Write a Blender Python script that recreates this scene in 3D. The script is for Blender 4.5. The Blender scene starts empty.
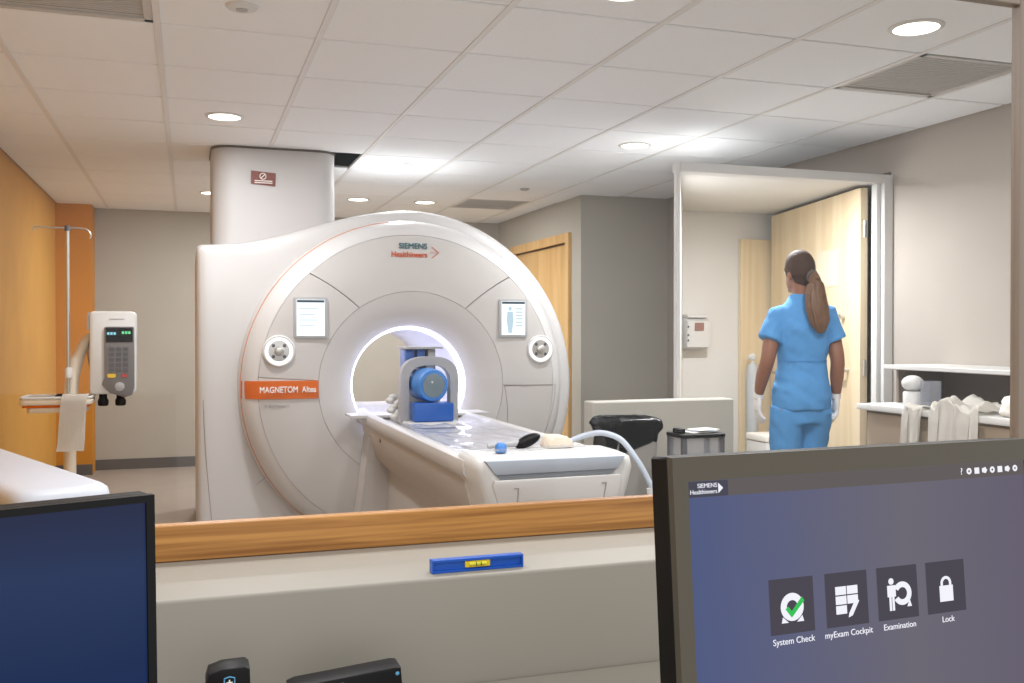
import bpy, bmesh, math, random
from mathutils import Vector, Matrix, noise
PI = math.pi
R = math.radians
random.seed(7)
scene = bpy.context.scene
C = scene.collection

# ------------------------------------------------------------------ camera
FOC, YAW, PIT = 960.0, 0.325, -0.0097
EYE = Vector((0.0, 0.0, 1.32))
cam_d = bpy.data.cameras.new('camera')
cam_d.sensor_width = 36.0
cam_d.lens = FOC / 1024.0 * 36.0
cam_d.clip_start = 0.02
cam = bpy.data.objects.new('camera', cam_d)
cam.location = EYE
cam.rotation_euler = (PI / 2 + PIT, 0, -YAW)
C.objects.link(cam)
scene.camera = cam

# ------------------------------------------------------------------ world (soft light of the open control room) and exposure
world = bpy.data.worlds.new('world')
scene.world = world
world.use_nodes = True
bg = world.node_tree.nodes['Background']
bg.inputs[0].default_value = (0.95, 0.98, 1.0, 1)
bg.inputs[1].default_value = 1.25
scene.view_settings.view_transform = 'Standard'
scene.view_settings.look = 'None'
scene.view_settings.gamma = 1.0
scene.view_settings.use_curve_mapping = False
scene.view_settings.exposure = 0.38
LAMP_W = 17.5

# ------------------------------------------------------------------ materials
def lin(c):
    return tuple(((v / 255.0) / 12.92 if v / 255.0 <= 0.04045 else ((v / 255.0 + 0.055) / 1.055) ** 2.4) for v in c)

def mat(name, rgb, rough=0.5, metal=0.0, emit=None, estr=1.0, var=0.0, vscale=8.0, bump=0.0, bscale=60.0, alpha=1.0, spec=0.5):
    m = bpy.data.materials.new(name)
    m.use_nodes = True
    nt = m.node_tree
    b = nt.nodes['Principled BSDF']
    col = lin(rgb)
    b.inputs['Base Color'].default_value = (*col, 1)
    b.inputs['Roughness'].default_value = rough
    b.inputs['Metallic'].default_value = metal
    b.inputs['Specular IOR Level'].default_value = spec
    if alpha < 1:
        b.inputs['Alpha'].default_value = alpha
    if emit:
        b.inputs['Emission Color'].default_value = (*lin(emit), 1)
        b.inputs['Emission Strength'].default_value = estr
    if var or bump:
        tc = nt.nodes.new('ShaderNodeTexCoord')
    if var:
        n = nt.nodes.new('ShaderNodeTexNoise')
        n.inputs['Scale'].default_value = vscale
        n.inputs['Detail'].default_value = 6
        nt.links.new(tc.outputs['Object'], n.inputs['Vector'])
        r = nt.nodes.new('ShaderNodeValToRGB')
        r.color_ramp.elements[0].color = (*[max(0, v * (1 - var)) for v in col], 1)
        r.color_ramp.elements[1].color = (*[min(1, v * (1 + var)) for v in col], 1)
        r.color_ramp.elements[0].position = 0.3
        r.color_ramp.elements[1].position = 0.7
        nt.links.new(n.outputs[0], r.inputs[0])
        nt.links.new(r.outputs[0], b.inputs['Base Color'])
    if bump:
        n2 = nt.nodes.new('ShaderNodeTexNoise')
        n2.inputs['Scale'].default_value = bscale
        n2.inputs['Detail'].default_value = 4
        nt.links.new(tc.outputs['Object'], n2.inputs['Vector'])
        bp = nt.nodes.new('ShaderNodeBump')
        bp.inputs['Strength'].default_value = bump
        bp.inputs['Distance'].default_value = 0.004
        nt.links.new(n2.outputs[0], bp.inputs['Height'])
        nt.links.new(bp.outputs[0], b.inputs['Normal'])
    return m

def glow(name, rgb, s):
    m = bpy.data.materials.new(name)
    m.use_nodes = True
    nt = m.node_tree
    nt.nodes.remove(nt.nodes['Principled BSDF'])
    e = nt.nodes.new('ShaderNodeEmission')
    e.inputs[0].default_value = (*lin(rgb), 1)
    e.inputs[1].default_value = s * 0.80
    nt.links.new(e.outputs[0], nt.nodes['Material Output'].inputs[0])
    return m

def film(name, tint, gloss, rough=0.05, white=0.0):
    """thin clear sheet: transparent + a little mirror + a little milkiness"""
    m = bpy.data.materials.new(name)
    m.use_nodes = True
    nt = m.node_tree
    nt.nodes.remove(nt.nodes['Principled BSDF'])
    tr = nt.nodes.new('ShaderNodeBsdfTransparent')
    tr.inputs[0].default_value = (*tint, 1)
    gl = nt.nodes.new('ShaderNodeBsdfGlossy')
    gl.inputs['Roughness'].default_value = rough
    lw = nt.nodes.new('ShaderNodeLayerWeight')
    pw = nt.nodes.new('ShaderNodeMath')
    pw.operation = 'POWER'
    pw.inputs[1].default_value = 5.0
    fr = nt.nodes.new('ShaderNodeMath')
    fr.operation = 'MULTIPLY_ADD'
    fr.inputs[1].default_value = 0.9
    fr.inputs[2].default_value = gloss
    nt.links.new(lw.outputs['Facing'], pw.inputs[0])
    nt.links.new(pw.outputs[0], fr.inputs[0])
    mx = nt.nodes.new('ShaderNodeMixShader')
    nt.links.new(fr.outputs[0], mx.inputs[0])
    nt.links.new(tr.outputs[0], mx.inputs[1])
    nt.links.new(gl.outputs[0], mx.inputs[2])
    out = mx
    if white:
        df = nt.nodes.new('ShaderNodeBsdfDiffuse')
        df.inputs[0].default_value = (0.85, 0.87, 0.95, 1)
        m2 = nt.nodes.new('ShaderNodeMixShader')
        m2.inputs[0].default_value = white
        nt.links.new(mx.outputs[0], m2.inputs[1])
        nt.links.new(df.outputs[0], m2.inputs[2])
        out = m2
    nt.links.new(out.outputs[0], nt.nodes['Material Output'].inputs[0])
    return m

def wood(name, c1, c2, axis='X', rough=0.42, scale=1.0):
    m = bpy.data.materials.new(name)
    m.use_nodes = True
    nt = m.node_tree
    b = nt.nodes['Principled BSDF']
    b.inputs['Roughness'].default_value = rough
    tc = nt.nodes.new('ShaderNodeTexCoord')
    mp = nt.nodes.new('ShaderNodeMapping')
    s = {'X': (0.7, 16, 22), 'Z': (9, 9, 0.6)}[axis]
    mp.inputs['Scale'].default_value = tuple(v * scale for v in s)
    n = nt.nodes.new('ShaderNodeTexNoise')
    n.inputs['Scale'].default_value = 2.2
    n.inputs['Detail'].default_value = 5
    n.inputs['Distortion'].default_value = 0.9
    w = nt.nodes.new('ShaderNodeTexWave')
    w.wave_type = 'BANDS'
    w.bands_direction = 'Z' if axis == 'X' else 'X'
    w.inputs['Scale'].default_value = 1.0
    w.inputs['Distortion'].default_value = 9.0
    w.inputs['Detail'].default_value = 3
    w.inputs['Detail Scale'].default_value = 0.7
    mixf = nt.nodes.new('ShaderNodeMath')
    mixf.operation = 'MULTIPLY_ADD'
    mixf.inputs[1].default_value = 0.10
    r = nt.nodes.new('ShaderNodeValToRGB')
    r.color_ramp.elements[0].color = (*lin(c1), 1)
    r.color_ramp.elements[1].color = (*lin(c2), 1)
    r.color_ramp.elements[0].position = 0.36
    r.color_ramp.elements[1].position = 0.66
    hm = nt.nodes.new('ShaderNodeMath')
    hm.operation = 'MULTIPLY'
    hm.inputs[1].default_value = 0.92
    nt.links.new(tc.outputs['Object'], mp.inputs[0])
    nt.links.new(mp.outputs[0], n.inputs['Vector'])
    nt.links.new(mp.outputs[0], w.inputs['Vector'])
    nt.links.new(n.outputs[0], hm.inputs[0])
    nt.links.new(w.outputs[0], mixf.inputs[0])
    nt.links.new(hm.outputs[0], mixf.inputs[2])
    nt.links.new(mixf.outputs[0], r.inputs[0])
    nt.links.new(r.outputs[0], b.inputs['Base Color'])
    return m

M = {}
M['wall'] = mat('wall_paint', (182, 178, 168), 0.85, var=0.03, vscale=3, bump=0.1, bscale=220)
M['wall_right'] = mat('wall_paint_warm', (172, 164, 155), 0.85, var=0.03, vscale=3, bump=0.1, bscale=220)
M['orange'] = mat('orange_paint', (212, 156, 70), 0.8, var=0.05, vscale=4, bump=0.12, bscale=220)
M['orange2'] = mat('deep_orange_paint', (204, 138, 46), 0.8, var=0.05, vscale=4, bump=0.12, bscale=220)
M['white_wall'] = mat('white_wall_paint', (222, 220, 216), 0.8, var=0.02, vscale=3)
M['ledge'] = mat('ledge_paint', (150, 142, 130), 0.55, var=0.03, vscale=2)
M['floor'] = mat('vinyl_floor', (162, 152, 142), 0.45, var=0.06, vscale=5)
M['base'] = mat('baseboard_vinyl', (98, 95, 94), 0.6)
M['tile'] = mat('ceiling_tile', (243, 246, 249), 0.9, var=0.03, vscale=90, bump=0.35, bscale=140)
M['runner'] = mat('grid_runner', (228, 228, 228), 0.5)
M['tee'] = mat('cross_tee', (140, 137, 134), 0.6)  # greyer than the runners; shade of the tile gaps put into the colour
M['plenum'] = mat('plenum_dark', (60, 58, 58), 0.9)
M['vent'] = mat('vent_metal', (196, 194, 190), 0.5)
M['scan'] = mat('scanner_shell', (208, 206, 205), 0.38, var=0.008, vscale=2)
M['scan_face'] = mat('scanner_face', (196, 192, 189), 0.42, var=0.012, vscale=2)
M['seam'] = mat('seam_grey', (150, 142, 138), 0.7)
M['bore'] = mat('bore_liner', (222, 222, 232), 0.45)
M['borelight'] = glow('bore_light', (214, 218, 255), 8.0)
M['orange_plate'] = mat('orange_plate', (212, 100, 6), 0.5, spec=0.3)
M['orange_line'] = mat('orange_line', (205, 120, 70), 0.5)
M['duct'] = mat('duct_cover', (190, 187, 186), 0.55, var=0.015, vscale=3)
M['white'] = mat('white_plastic', (214, 213, 211), 0.4)
M['cream'] = mat('cream_plastic', (224, 210, 190), 0.45)
M['grey'] = mat('grey_plastic', (170, 170, 172), 0.45)
M['bluegrey'] = mat('blue_grey_plastic', (176, 184, 196), 0.4)
M['dgrey'] = mat('dark_grey_plastic', (88, 88, 92), 0.45)
M['black'] = mat('black_plastic', (18, 16, 16), 0.5, spec=0.2)
M['bezel'] = mat('monitor_bezel', (76, 69, 58), 0.5, spec=0.25)  # lightened to taupe: reflected light is put into the colour
M['bezel_dark'] = mat('monitor_bezel_dark', (16, 14, 14), 0.5, spec=0.15)
M['steel'] = mat('steel', (200, 198, 194), 0.3, metal=0.8)
M['oak'] = wood('oak_trim', (140, 88, 34), (190, 134, 68), 'X')
M['oak_door'] = wood('maple_door', (208, 164, 100), (226, 188, 128), 'Z', scale=0.6)
M['pale_door'] = wood('pale_maple_door', (222, 200, 164), (232, 214, 182), 'Z', scale=0.6)
M['blue'] = mat('blue_plastic', (38, 92, 176), 0.35)
M['blue2'] = mat('light_blue_plastic', (74, 134, 206), 0.35)
M['level_blue'] = mat('level_blue', (24, 84, 178), 0.4)
M['yellow'] = mat('yellow_vial', (232, 196, 40), 0.3)
M['bag'] = mat('black_bag', (9, 9, 10), 0.24, bump=1.0, bscale=26, spec=0.35)
M['bin_grey'] = mat('bin_grey', (148, 144, 138), 0.55)
M['scrub'] = mat('scrub_fabric', (86, 152, 212), 0.85, var=0.05, vscale=30, bump=0.4, bscale=300)
M['skin'] = mat('skin', (142, 96, 74), 0.55, var=0.05, vscale=12)
M['hair'] = mat('hair', (66, 44, 32), 0.75, var=0.25, vscale=60, bump=0.7, bscale=90)
M['ponytail'] = mat('ponytail_hair', (112, 82, 60), 0.5, var=0.3, vscale=60, bump=0.7, bscale=90)
M['glove'] = mat('glove', (232, 230, 228), 0.6)
M['shoe'] = mat('shoe', (226, 226, 226), 0.6)
M['cloth'] = mat('white_cloth', (240, 236, 228), 0.9, bump=0.3, bscale=120)
M['brown_sign'] = mat('brown_sign', (120, 66, 56), 0.6)
M['print_white'] = mat('print_white', (240, 236, 230), 0.6)
M['siemens'] = mat('teal_print', (40, 96, 108), 0.6)
M['health'] = mat('orange_print', (204, 84, 30), 0.6)
M['greyprint'] = mat('grey_print', (130, 125, 122), 0.5)
M['lamp'] = glow('lamp_diffuser', (255, 250, 240), 6.0)
M['scr_white'] = glow('tablet_screen', (240, 248, 252), 1.25)
M['scr_pale'] = glow('tablet_tint', (196, 222, 236), 0.95)
M['scr_dark'] = glow('tablet_bar', (70, 88, 100), 0.9)
M['cyan'] = glow('cyan_led', (150, 220, 240), 1.0)
M['green_led'] = glow('green_led', (120, 230, 160), 1.0)
M['dial'] = glow('dial_light', (252, 252, 255), 1.4)
M['ui_white'] = glow('ui_white', (240, 240, 248), 1.0)
M['ui_tile'] = glow('ui_tile', (76, 72, 82), 1.0)
M['ui_bar'] = glow('ui_bar', (98, 92, 92), 1.0)
M['ui_logo'] = glow('ui_logo_bar', (74, 74, 86), 1.0)
M['ui_green'] = glow('ui_green', (60, 190, 90), 1.0)
M['glass'] = film('window_glass', (0.99, 0.99, 0.99), 0.010, 0.0)
M['film'] = film('plastic_film', (0.94, 0.94, 0.98), 0.07, 0.15, white=0.12)
M['acrylic'] = film('clear_acrylic', (0.90, 0.90, 0.90), 0.04, 0.03, white=0.12)
M['counter_brown'] = mat('counter_back', (120, 108, 98), 0.7)
M['cab'] = mat('cabinet_beige', (176, 158, 138), 0.6)
M['cylgrey'] = mat('cylinder_grey', (186, 190, 194), 0.4)

def screen_gradient(name, stops, ax, span, s=1.0):
    m = bpy.data.materials.new(name)
    m.use_nodes = True
    nt = m.node_tree
    nt.nodes.remove(nt.nodes['Principled BSDF'])
    e = nt.nodes.new('ShaderNodeEmission')
    e.inputs[1].default_value = s
    tc = nt.nodes.new('ShaderNodeTexCoord')
    sp = nt.nodes.new('ShaderNodeSeparateXYZ')
    mr = nt.nodes.new('ShaderNodeMapRange')
    mr.inputs[1].default_value, mr.inputs[2].default_value = span
    n = nt.nodes.new('ShaderNodeTexNoise')
    n.inputs['Scale'].default_value = 9
    ad = nt.nodes.new('ShaderNodeMath')
    ad.operation = 'MULTIPLY_ADD'
    ad.inputs[1].default_value = 0.10
    r = nt.nodes.new('ShaderNodeValToRGB')
    els = r.color_ramp.elements
    while len(els) < len(stops):
        els.new(0.5)
    for el, (p, c) in zip(els, stops):
        el.position = p
        el.color = (*lin(c), 1)
    nt.links.new(tc.outputs['Object'], sp.inputs[0])
    nt.links.new(tc.outputs['Object'], n.inputs['Vector'])
    nt.links.new(sp.outputs[ax], mr.inputs[0])
    nt.links.new(n.outputs[0], ad.inputs[0])
    nt.links.new(mr.outputs[0], ad.inputs[2])
    nt.links.new(ad.outputs[0], r.inputs[0])
    nt.links.new(r.outputs[0], e.inputs[0])
    # the panel's glossy cover
    gl = nt.nodes.new('ShaderNodeBsdfGlossy')
    gl.inputs['Roughness'].default_value = 0.35
    mx = nt.nodes.new('ShaderNodeMixShader')
    mx.inputs[0].default_value = 0.012
    nt.links.new(e.outputs[0], mx.inputs[1])
    nt.links.new(gl.outputs[0], mx.inputs[2])
    nt.links.new(mx.outputs[0], nt.nodes['Material Output'].inputs[0])
    return m

# ------------------------------------------------------------------ mesh helpers
def box(bm, x0, x1, y0, y1, z0, z1, bev=0.0, seg=2):
    t = bmesh.new()
    bmesh.ops.create_cube(t, size=1.0)
    for v in t.verts:
        v.co = Vector(((x0 + x1) / 2 + v.co.x * (x1 - x0), (y0 + y1) / 2 + v.co.y * (y1 - y0), (z0 + z1) / 2 + v.co.z * (z1 - z0)))
    if bev:
        bmesh.ops.bevel(t, geom=t.edges[:], offset=bev, segments=seg, affect='EDGES', profile=0.5)
    merge(bm, t)
    return bm

def merge(bm, t, mtx=None):
    vs = {}
    for v in t.verts:
        vs[v] = bm.verts.new(mtx @ v.co if mtx else v.co)
    for f in t.faces:
        try:
            bm.faces.new([vs[v] for v in f.verts])
        except ValueError:
            pass
    t.free()

def loft(bm, rings, cap=True, closed=True):
    """rings: lists of points of one length"""
    rows = [[bm.verts.new(p) for p in r] for r in rings]
    n = len(rows[0])
    for a, b in zip(rows, rows[1:]):
        for i in range(n if closed else n - 1):
            j = (i + 1) % n
            bm.faces.new((a[i], a[j], b[j], b[i]))
    if cap:
        bm.faces.new(rows[0][::-1])
        bm.faces.new(rows[-1])
    return rows

def frame_at(d):
    d = d.normalized()
    up = Vector((0, 0, 1)) if abs(d.z) < 0.9 else Vector((1, 0, 0))
    a = d.cross(up).normalized()
    return a, a.cross(d)

def tube(bm, pts, r, n=10, cap=True):
    pts = [Vector(p) for p in pts]
    rs = r if isinstance(r, (list, tuple)) else [r] * len(pts)
    rings = []
    pa = None
    for i, p in enumerate(pts):
        d = (pts[min(i + 1, len(pts) - 1)] - pts[max(i - 1, 0)])
        d.normalize()
        if pa is None:
            a, b = frame_at(d)
        else:
            a = (pa - d * pa.dot(d)).normalized()
            b = d.cross(a) * -1
        pa = a
        rings.append([p + (a * math.cos(t) + b * math.sin(t)) * rs[i] for t in (2 * PI * k / n for k in range(n))])
    loft(bm, rings, cap)
    return bm

def spline(pts, n=8):
    pts = [Vector(p) for p in pts]
    P = [pts[0]] + pts + [pts[-1]]
    out = []
    for i in range(1, len(P) - 2):
        for k in range(n):
            t = k / n
            p0, p1, p2, p3 = P[i - 1:i + 3]
            out.append(0.5 * ((2 * p1) + (p2 - p0) * t + (2 * p0 - 5 * p1 + 4 * p2 - p3) * t * t + (3 * p1 - p0 - 3 * p2 + p3) * t ** 3))
    out.append(pts[-1])
    return out

def lathe(bm, prof, n=32, c=(0, 0, 0), axis='Z', cap=True):
    """prof: (radius, height) along axis"""
    rings = []
    for r, h in prof:
        ring = []
        for k in range(n):
            t = 2 * PI * k / n
            u, v = r * math.cos(t), r * math.sin(t)
            if axis == 'Z':
                p = (c[0] + u, c[1] + v, c[2] + h)
            elif axis == 'Y':
                p = (c[0] + u, c[1] + h, c[2] + v)
            else:
                p = (c[0] + h, c[1] + u, c[2] + v)
            ring.append(p)
        rings.append(ring)
    loft(bm, rings, cap)
    return bm

def prism(bm, poly, a, b, axis='Y', bev=0.0):
    def P(u, v, w):
        return {'Y': (u, w, v), 'Z': (u, v, w), 'X': (w, u, v)}[axis]
    t = bmesh.new()
    loft(t, [[P(u, v, a) for u, v in poly], [P(u, v, b) for u, v in poly]])
    bmesh.ops.recalc_face_normals(t, faces=t.faces[:])
    if bev:
        caps = [e for e in t.edges if abs(e.verts[0].co['XYZ'.index(axis)] - e.verts[1].co['XYZ'.index(axis)]) < 1e-6]
        bmesh.ops.bevel(t, geom=caps, offset=bev, segments=2, affect='EDGES', profile=0.5)
    merge(bm, t)
    return bm

def rrect(x0, x1, z0, z1, r, n=5):
    pts = []
    for cx, cz, a in ((x1 - r, z1 - r, 0), (x0 + r, z1 - r, 90), (x0 + r, z0 + r, 180), (x1 - r, z0 + r, 270)):
        for k in range(n + 1):
            t = R(a + 90 * k / n)
            pts.append((cx + r * math.cos(t), cz + r * math.sin(t)))
    return pts

def ellipsoid(bm, c, r, n=16, mtx=None):
    t = bmesh.new()
    bmesh.ops.create_uvsphere(t, u_segments=n, v_segments=max(8, n * 2 // 3), radius=1.0)
    for v in t.verts:
        p = Vector((v.co.x * r[0], v.co.y * r[1], v.co.z * r[2]))
        if mtx:
            p = mtx @ p
        v.co = p + Vector(c)
    merge(bm, t)
    return bm

def obj(name, bm, m, parent=None, smooth=True, ang=40, normals=True):
    if normals:
        bmesh.ops.recalc_face_normals(bm, faces=bm.faces[:])
    me = bpy.data.meshes.new(name)
    bm.to_mesh(me)
    bm.free()
    return link(name, me, m, parent, smooth, ang)

def link(name, me, m, parent=None, smooth=True, ang=40):
    if m and not me.materials:
        me.materials.append(M[m] if isinstance(m, str) else m)
    if smooth:
        me.shade_smooth()
        me.set_sharp_from_angle(angle=R(ang))
    o = bpy.data.objects.new(name, me)
    C.objects.link(o)
    if parent:
        adopt(o, parent)
    return o

LOCAL = set()

def world_m(o):
    mtx = Matrix.LocRotScale(o.location, o.rotation_euler, o.scale)
    return mtx

def adopt(o, parent):
    """parts of things standing at a place are modelled in room coordinates unless the thing is flagged local"""
    o.parent = parent
    if parent.name not in LOCAL and parent.type == 'EMPTY':
        o.matrix_parent_inverse = world_m(parent).inverted()

def thing(name, label, cat, loc, rotz=0.0, group=None, local=False):
    o = bpy.data.objects.new(name, None)
    o.empty_display_size = 0.05
    o.location = loc
    o.rotation_euler = (0, 0, rotz)
    C.objects.link(o)
    o['label'] = label
    o['category'] = cat
    if group:
        o['group'] = group
    if local:
        LOCAL.add(o.name)
    return o

def tag(o, label, cat, group=None):
    o['label'] = label
    o['category'] = cat
    if group:
        o['group'] = group
    return o

def struct(name, bm, m, label=None, smooth=False):
    o = obj(name, bm, m, None, smooth)
    o['kind'] = 'structure'
    if label:
        o['label'] = label
    return o

def struct_empty(name, loc, label=None):
    o = bpy.data.objects.new(name, None)
    o.location = loc
    C.objects.link(o)
    o['kind'] = 'structure'
    if label:
        o['label'] = label
    return o

def nb():
    return bmesh.new()

def textmesh(body, size, mtx, name, m, parent=None, align='CENTER', depth=0.0006, bold=0.0, sx=1.0):
    cu = bpy.data.curves.new(name, 'FONT')
    cu.body = body
    cu.size = size
    cu.align_x = align
    cu.align_y = 'CENTER'
    cu.extrude = depth
    cu.offset = 0.0
    cu.bevel_depth = bold
    cu.bevel_resolution = 0
    to = bpy.data.objects.new(name, cu)
    C.objects.link(to)
    dg = bpy.context.evaluated_depsgraph_get()
    me = bpy.data.meshes.new_from_object(to.evaluated_get(dg))
    bpy.data.objects.remove(to)
    bpy.data.curves.remove(cu)
    me.transform(mtx @ Matrix.Diagonal((sx, 1, 1, 1)))
    me.materials.clear()
    return link(name, me, m, parent, smooth=False)

FACE_CAM = Matrix.Rotation(PI / 2, 4, 'X')          # a text lying in XY stood up to face -Y

def remesh(bm, voxel, smooth=3, name='tmp'):
    bmesh.ops.recalc_face_normals(bm, faces=bm.faces[:])
    me = bpy.data.meshes.new(name)
    bm.to_mesh(me)
    bm.free()
    o = bpy.data.objects.new(name, me)
    C.objects.link(o)
    md = o.modifiers.new('r', 'REMESH')
    md.mode = 'VOXEL'
    md.voxel_size = voxel
    if smooth:
        s = o.modifiers.new('s', 'SMOOTH')
        s.factor = 0.5
        s.iterations = smooth
    dg = bpy.context.evaluated_depsgraph_get()
    out = bpy.data.meshes.new_from_object(o.evaluated_get(dg))
    bpy.data.objects.remove(o)
    return out

def ray(x, y):
    """a sight line of the photograph, used to read off where things stand in the room"""
    fw = Vector((math.sin(YAW) * math.cos(PIT), math.cos(YAW) * math.cos(PIT), math.sin(PIT)))
    rt = Vector((math.cos(YAW), -math.sin(YAW), 0))
    return fw + rt * ((x - 512) / FOC) + rt.cross(fw) * ((341.5 - y) / FOC)

def atY(x, y, Y):
    r = ray(x, y)
    return EYE + r * (Y / r.y)

# ================================================================== THE SETTING
CZ = 2.50
XL, XR = -1.15, 4.03
YB = 9.95

bm = nb(); box(bm, -3.0, 5.2, -1.2, 10.2, -0.08, 0.0)
struct('floor', bm, 'floor', 'brownish grey vinyl floor of the scanner room')

# ceiling: dark plenum slab, tiles, runners, cross tees
bm = nb(); box(bm, XL - 0.1, 5.1, 1.95, YB + 0.1, 2.72, 2.80)
ceil = struct('ceiling', bm, 'plenum', 'suspended ceiling of square white tiles on a metal grid')
xl = [XL] + [-0.72 + 0.61 * i for i in range(8)] + [XR]
yl = [2.09 + 0.61 * j for j in range(13)] + [YB]
tile_cache = {}

def in_room(x0, x1, y0, y1):
    if y0 >= 7.6 and x0 >= 3.2:
        return None
    if y1 > 7.65 and x1 > 3.25:
        if y0 < 7.6:
            return (x0, x1, y0, 7.64) if x0 >= 3.15 else (x0, x1, y0, y1)
        return (x0, 3.2, y0, y1)
    return (x0, x1, y0, y1)

VENT_CELLS = {(1, 2): 'grille', (7, 2): 'grille', (6, 10): 'grille'}
HOLE = (3, 7)
vents = []
for i in range(len(xl) - 1):
    for j in range(len(yl) - 1):
        cell = in_room(xl[i], xl[i + 1], yl[j], yl[j + 1])
        if cell is None or (i, j) == HOLE:
            continue
        x0, x1, y0, y1 = cell
        if x1 - x0 < 0.05 or y1 - y0 < 0.05:
            continue
        if (i, j) in VENT_CELLS:
            vents.append(cell)
            continue
        w, d = round(x1 - x0 - 0.022, 3), round(y1 - y0 - 0.016, 3)
        if (w, d) not in tile_cache:
            b2 = nb(); box(b2, -w / 2, w / 2, -d / 2, d / 2, 0, 0.018, 0.003, 1)
            me = bpy.data.meshes.new('ceiling_tile')
            b2.to_mesh(me); b2.free()
            me.materials.append(M['tile'])
            tile_cache[(w, d)] = me
        o = bpy.data.objects.new('ceiling_tile', tile_cache[(w, d)])
        o.location = ((x0 + x1) / 2, (y0 + y1) / 2, CZ)
        C.objects.link(o)
        o.parent = ceil
for x in xl[1:-1]:
    y1 = YB if x < 3.2 else 7.64
    segs = [(2.05, y1)]
    for a, b_ in segs:
        bm = nb(); box(bm, x - 0.013, x + 0.013, a, b_, CZ - 0.004, CZ + 0.012)
        obj('grid_runner', bm, 'runner', ceil, False)
for y in yl[:-1]:
    x1 = XR if y < 7.6 else 3.2
    bm = nb(); box(bm, XL, x1, y - 0.009, y + 0.009, CZ + 0.010, CZ + 0.02)
    obj('cross_tee', bm, 'tee', ceil, False)

vent_labels = ['grey louvred ceiling grille in the tile row nearest the window, by the orange wall',
               'grey louvred ceiling grille beside the round lamp near the right wall',
               'grey louvred ceiling grille far back above the maple door']
for (x0, x1, y0, y1), lab in zip(vents, vent_labels):
    t = thing('ceiling_vent', lab, 'vent', ((x0 + x1) / 2, (y0 + y1) / 2, CZ), 0, 'ceiling grilles')
    bm = nb()
    a, b_, c, d = x0 + 0.014, x1 - 0.014, y0 + 0.008, y1 - 0.008
    for q in ((a, b_, c, c + 0.03), (a, b_, d - 0.03, d), (a, a + 0.03, c, d), (b_ - 0.03, b_, c, d)):
        box(bm, *q, CZ - 0.001, CZ + 0.014)
    obj('vent_frame', bm, 'vent', t, False)
    bm = nb(); box(bm, a, b_, c, d, CZ + 0.03, CZ + 0.035)
    obj('vent_backing', bm, 'vent', t, False)
    me = None
    for k in range(22):
        yy = c + 0.045 + k * (d - c - 0.09) / 21
        if me is None:
            b2 = nb(); box(b2, -(b_ - a) / 2 + 0.03, (b_ - a) / 2 - 0.03, -0.0105, 0.0105, -0.001, 0.001)
            bmesh.ops.rotate(b2, verts=b2.verts[:], cent=(0, 0, 0), matrix=Matrix.Rotation(R(6), 3, 'X'))
            me = bpy.data.meshes.new('slat'); b2.to_mesh(me); b2.free(); me.materials.append(M['vent'])
        o = bpy.data.objects.new('slat', me)
        C.objects.link(o)
        o.location = ((a + b_) / 2, yy, CZ + 0.008)
        adopt(o, t)

# walls
bm = nb(); box(bm, XL - 0.12, XL, 2.05, 9.65, 0, 2.72)
struct('wall_left', bm, 'orange', 'orange painted side wall of the scanner room')
bm = nb(); box(bm, XL - 0.12, -0.845, 9.65, YB + 0.1, 0, 2.72)
struct('wall_left_return', bm, 'orange2', 'deep orange painted wall return at the back corner')
bm = nb(); box(bm, -0.845, 3.3, YB, YB + 0.1, 0, 2.72)
struct('wall_back', bm, 'wall', 'grey painted back wall of the scanner room')
# side wall with the maple door: opening y 7.93..9.35, z 0..2.2
bm = nb()
box(bm, 3.2, 3.3, 7.64, 7.93, 0, 2.72); box(bm, 3.2, 3.3, 9.40, YB, 0, 2.72); box(bm, 3.2, 3.3, 7.93, 9.40, 2.12, 2.72)
struct('wall_back_side', bm, 'wall', 'grey side wall beyond the scanner holding the maple door')
bm = nb(); box(bm, 3.3, XR + 0.1, 7.64, 7.74, 0, 2.72)
struct('wall_alcove', bm, 'wall', 'grey wall facing the window beside the doorway')
bm = nb()
box(bm, XR, XR + 0.1, 2.05, 4.78, 0, 2.72)
box(bm, XR, XR + 0.1, 4.78, 6.52, 2.29, 2.72)
box(bm, XR, XR + 0.1, 6.52, 7.64, 0, 2.72)
struct('wall_right', bm, 'wall_right', 'warm grey side wall beside the counter')
# low partition
bm = nb(); box(bm, 1.985, 2.823, 4.58, 4.70, 0, 0.957, 0.006, 1)
struct('wall_low_partition', bm, 'wall', 'low grey partition wall behind the bins')

# baseboards
bm = nb(); box(bm, -0.845, 3.2, YB - 0.012, YB, 0, 0.10)
struct('baseboard_back', bm, 'base')
bm = nb(); box(bm, XL, XL + 0.012, 2.05, 9.65, 0, 0.10)
struct('baseboard_left', bm, 'base')
bm = nb(); box(bm, XL, -0.845, 9.638, 9.65, 0, 0.10)
struct('baseboard_left_return', bm, 'base')
bm = nb(); box(bm, 3.2, XR, 7.628, 7.64, 0, 0.10)
struct('baseboard_alcove', bm, 'base')
bm = nb(); box(bm, XR - 0.012, XR, 2.05, 4.7, 0, 0.10)
struct('baseboard_right', bm, 'base')

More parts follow.
